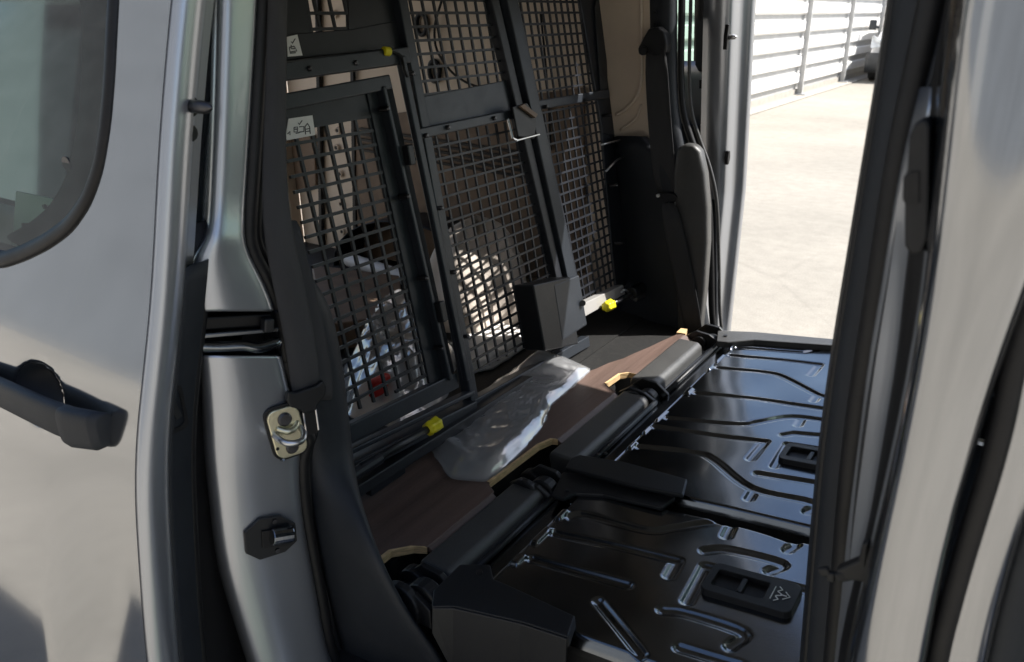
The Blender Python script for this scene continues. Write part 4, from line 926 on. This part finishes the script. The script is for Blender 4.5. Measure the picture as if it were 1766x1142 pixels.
# release handle bezels
def bezel(u, v, st_, glyph=True):
    s_, y_ = sxy(u, v); ol = rrect(.150, .082, .014); il = [(a-.018, b) for a, b in rrect(.086, .046, .006)]; n_ = len(ol)
    P_ = [sat(s_+a, y_+b, -.004) for a, b in ol]+[sat(s_+a*.985, y_+b*.97, .012) for a, b in ol]+[sat(s_+a, y_+b, .012) for a, b in il]+[sat(s_+a, y_+b, -.0065) for a, b in il]
    Fq = [(k*n_+i, k*n_+(i+1) % n_, (k+1)*n_+(i+1) % n_, (k+1)*n_+i) for k in range(3) for i in range(n_)]
    bz = G().add(P_, Fq).go('release_bezel', 'black_plastic', st_, bevel=.0015)
    G().prism([sat(s_+a, y_+b, .0015) for a, b in il], nSv*.001).go('handle_well', 'rubber', st_)
    G().bar(sat(s_-.015, y_-.020, .006), sat(s_-.015, y_+.020, .006), .010, .008, tuple(nSv)).go('release_lever', 'satin_black', st_, bevel=.002)
    if glyph:
        g = G(); c0 = s_+.050
        for k in range(3):
            y2 = y_+(k-1)*.013; g.tube([sat(c0-.008, y2-.006, .0125), sat(c0-.002+.004*(k == 1), y2, .0125), sat(c0-.008, y2+.006, .0125)], .0010, 5)
        g.tube([sat(c0-.014, y_-.017, .0125), sat(c0-.014, y_+.017, .0125)], .0010, 5); g.tube([sat(c0+.004, y_-.010, .0125), sat(c0+.013, y_, .0125), sat(c0+.004, y_+.010, .0125)], .0010, 5)
        g.tube([sat(c0-.002, y_, .0125), sat(c0+.008, y_, .0125)], .0010, 5)
        g.go('pictogram', 'icon_white', st_)
bezel(1295, 1022, nseat); bezel(1410, 795, fseat)
q = (1383, 1128)
bezel(1440, 1165, nseat, False) if False else None

# ================================================================== FLOOR BOARD
bd = thing('floor_board', (-.95, 1.5, .585), 'dark brown film-faced plywood board along the foot of the mesh partition', 'board')
ZB = .606
XR = -1.085; XF = -.822
notch = [(.845, .03), (1.115, .0), (1.26, 0)]
def bx(u, v): return hz(u, v, ZB)
ylo = .80
pts = [(XR, ylo), (XR, 1.60), (-1.03, 1.655), (-.985, 1.70), (-.955, 1.765), (-.938, 1.80), (-.925, 1.86), (-.903, 1.915), (-.893, 1.965), (-.876, 2.03), (-.862, 2.10), (-.846, 2.17), (XF, 2.195)]  # far rear edge cut along the shadow line; black floor beyond reads as shade
NOT = [[(XF, 1.83), (XF-.022, 1.828), (-.862, 1.805), (-.866, 1.73), (XF, 1.705)], [(XF, 1.395), (-.834, 1.390), (-.846, 1.350), (-.852, 1.155), (XF, 1.135)], [(XF, .908), (-.845, .895), (-.872, .862), (-.872, .80)]]
pts += NOT[0]+NOT[1]+NOT[2]
top = G().prism([(x, y, ZB-.014) for x, y in pts], (0, 0, .014)).go('panel', 'board', bd, bevel=.0015)
# sloping front lips, bare ply where notched
def lip(y0, y1, x=XF):
    G().add([(x-.001, y0, ZB-.001), (x-.001, y1, ZB-.001), (x+.026, y1, ZB-.018), (x+.026, y0, ZB-.018), (x-.001, y0, ZB-.013), (x-.001, y1, ZB-.013), (x+.026, y1, ZB-.028), (x+.026, y0, ZB-.028)], [(0, 1, 2, 3), (4, 7, 6, 5), (0, 4, 5, 1), (1, 5, 6, 2), (2, 6, 7, 3), (3, 7, 4, 0)]).go('front_lip', 'board', bd, bevel=.001)
lip(1.835, 2.19); lip(1.40, 1.70); lip(.915, 1.13)
def ply(pl2): 
    g = G()
    for (xa, ya), (xb, yb) in zip(pl2, pl2[1:]): g.add([(xa+.003, ya, ZB-.013), (xb+.003, yb, ZB-.013), (xb+.003, yb, ZB+.0025), (xa+.003, ya, ZB+.0025), (xa-.004, ya, ZB+.0025), (xb-.004, yb, ZB+.0025)], [(0, 1, 2, 3), (3, 2, 5, 4)])
    g.go('ply_edge', 'ply_edge', bd)
for nn in NOT: ply(nn[:4])
# pale broken tip at the far end
G().prism([(XF+.002, 2.185, ZB-.012), (XF-.008, 2.225, ZB-.012), (XF-.028, 2.22, ZB-.012), (XF-.026, 2.18, ZB-.012)], (0, 0, .016)).go('chipped_tip', 'ply_edge', bd)
# black gap filler plate behind the seats
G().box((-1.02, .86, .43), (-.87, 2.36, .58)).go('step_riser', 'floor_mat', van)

# ================================================================== CLEAR BAG
def crumple(outline3, name, mt, hfun, n=46, label=None, cat=None, seed=1, closed=True):
    # outline in (x,y) plane, star shaped about centroid
    L = resample([(p[0], p[1]) for p in outline3], 120); cx_ = sum(p[0] for p in L)/120; cy_ = sum(p[1] for p in L)/120
    rows = []; back = []
    for k in range(n+1):
        t = 1-k/n; r = []; rb_ = []
        for i in range(121):
            p = L[i % 120]; x, y = cx_+(p[0]-cx_)*t, cy_+(p[1]-cy_)*t
            jit = noise.noise(Vector((x*40, y*40, seed)))*.004*(k == 0)
            h = hfun(x, y, 1-t); r.append((x+jit, y+jit, h[0])); rb_.append((x+jit, y+jit, h[1]))
        rows.append(r); back.append(rb_)
    g = G().grid(rows)
    if closed: g.grid(back)
    o = g.go(name, mt, None, smooth=True, weld=True)
    tag(o, label, cat); return o
bag_px = [(738, 742), (748, 775), (778, 816), (836, 821), (868, 800), (905, 765), (936, 728), (952, 690), (985, 662), (1020, 630), (985, 615), (945, 596), (905, 617), (860, 648), (805, 688), (765, 715)]
bag_o = [hz(u, v, .625) for u, v in bag_px]
def ridged(x, y, s, o):
    v = noise.noise(Vector((x*s, y*s, o))); return 1-abs(v)*2
def fold(x, y):          # sharp creases: lower envelope of tilted planes
    h = -1
    for k, (px_, py_, ax, ay, b) in enumerate(FOLDS):
        h = max(h, b-abs((x-px_)*ax+(y-py_)*ay))
    return h
rnd = random.Random(11); FOLDS = []
bxs = [p[0] for p in bag_o]; bys = [p[1] for p in bag_o]
for k in range(18):
    a = rnd.uniform(0, math.pi); st_ = rnd.uniform(.18, .7)
    FOLDS.append((rnd.uniform(min(bxs), max(bxs)), rnd.uniform(min(bys), max(bys)), math.cos(a)*st_, math.sin(a)*st_, rnd.uniform(.006, .038)))
def hbag(x, y, t):
    e = min(1, t*3.2); e = e*(2-e)
    up_ = min(1, max(0, (y-1.60)/.16)); a = .003*e+.022*up_*up_*min(1, t*5)+.65*e*max(0, fold(x, y))+.003*e*ridged(x-.5*y, y, 22, 9.2)+.0015*e*ridged(x+.8*y, y-x, 60, 2.)
    return ZB+.006+max(.002, a), ZB+.003
crumple(bag_o, 'plastic_bag', 'film', hbag, n=60, label='crumpled clear plastic bag lying on the brown floor board', cat='bag', seed=2)

# ================================================================== CARGO
def onfloor(px, z): return [hz(u, v, z) for u, v in px]
fo = onfloor([(590, 620), (600, 700), (680, 720), (770, 668), (790, 600), (740, 545), (690, 518), (650, 540), (620, 580)], .62)
def hw(x, y, t):
    e = min(1, t*3); return .59+.10*e*(.55+.45*ridged(x, y, 6, 2))+.035*e*ridged(x, y, 15, 7), .587
crumple(fo, 'plastic_wrap', 'film_cargo', hw, label='heap of crumpled clear plastic wrap behind the mesh door', cat='plastic wrap', seed=4)
so_ = onfloor([(795, 560), (800, 640), (850, 630), (912, 590), (905, 565), (850, 545)], .60)
crumple(so_, 'plastic_sheet', 'white_plastic', lambda x, y, t: (.592+.022*min(1, t*4)*(.6+.4*ridged(x, y, 11, 3)), .587), label='white plastic sheet on cargo floor beside the lock box', cat='sheet', seed=5)
rc = V3(hz(655, 668, .66))
g = G(); rr = rrect(.065, .028, .010)
tag(g.prism([(rc.x+b*.8+.1*a, rc.y+a, rc.z-.02) for a, b in rr], (0, 0, .05)).go('red_packet', 'red', None, bevel=.008, seg=3), 'small red packet half under the clear plastic wrap', 'packet')
# bundle in beige cloth
bc = V3(hz(845, 470, .62)); bc.y = 2.0; bc.x = -1.50
rows = []
for k in range(15):
    t = k/14; r = []
    for i in range(37):
        a = 2*math.pi*i/36; rad = .175*(math.cos(t*math.pi/2)**.45)*(1+.10*math.sin(5*a+3*t)+.10*noise.noise(Vector((math.cos(a)*2, math.sin(a)*2, t*3))))
        r.append(bc+Vector((rad*math.cos(a), rad*1.15*math.sin(a), -bc.z+.588+.33*t*(1+.08*math.sin(2*a)))))
    rows.append(r)
tag(G().grid(rows).go('cloth_bundle', 'beige_cloth', None, smooth=True, weld=True, sub=1), 'beige plastic covered bundle standing by the far cargo wall', 'bundle')
pa, pb3 = V3(hy(602, 448, 2.12)), V3(hy(735, 492, 2.02)); 
pa.z = max(pa.z, .62); 
tag(G().tube([pa, pa.lerp(pb3, .5), pb3+Vector((.05, 0, 0))], .028, 20).go('white_tube', 'white_plastic', None, bevel=.003), 'white plastic tube lying across the dark carton', 'tube')
bx0 = onfloor([(540, 480), (690, 500), (700, 570), (560, 590)], .62)
tag(G().prism([(p[0], p[1], .586) for p in bx0], (0, 0, .09)).go('carton', 'hardboard', None, bevel=.004), 'flat dark brown carton under the white tube', 'carton')
cn = V3(hx(905, 455, -1.33))
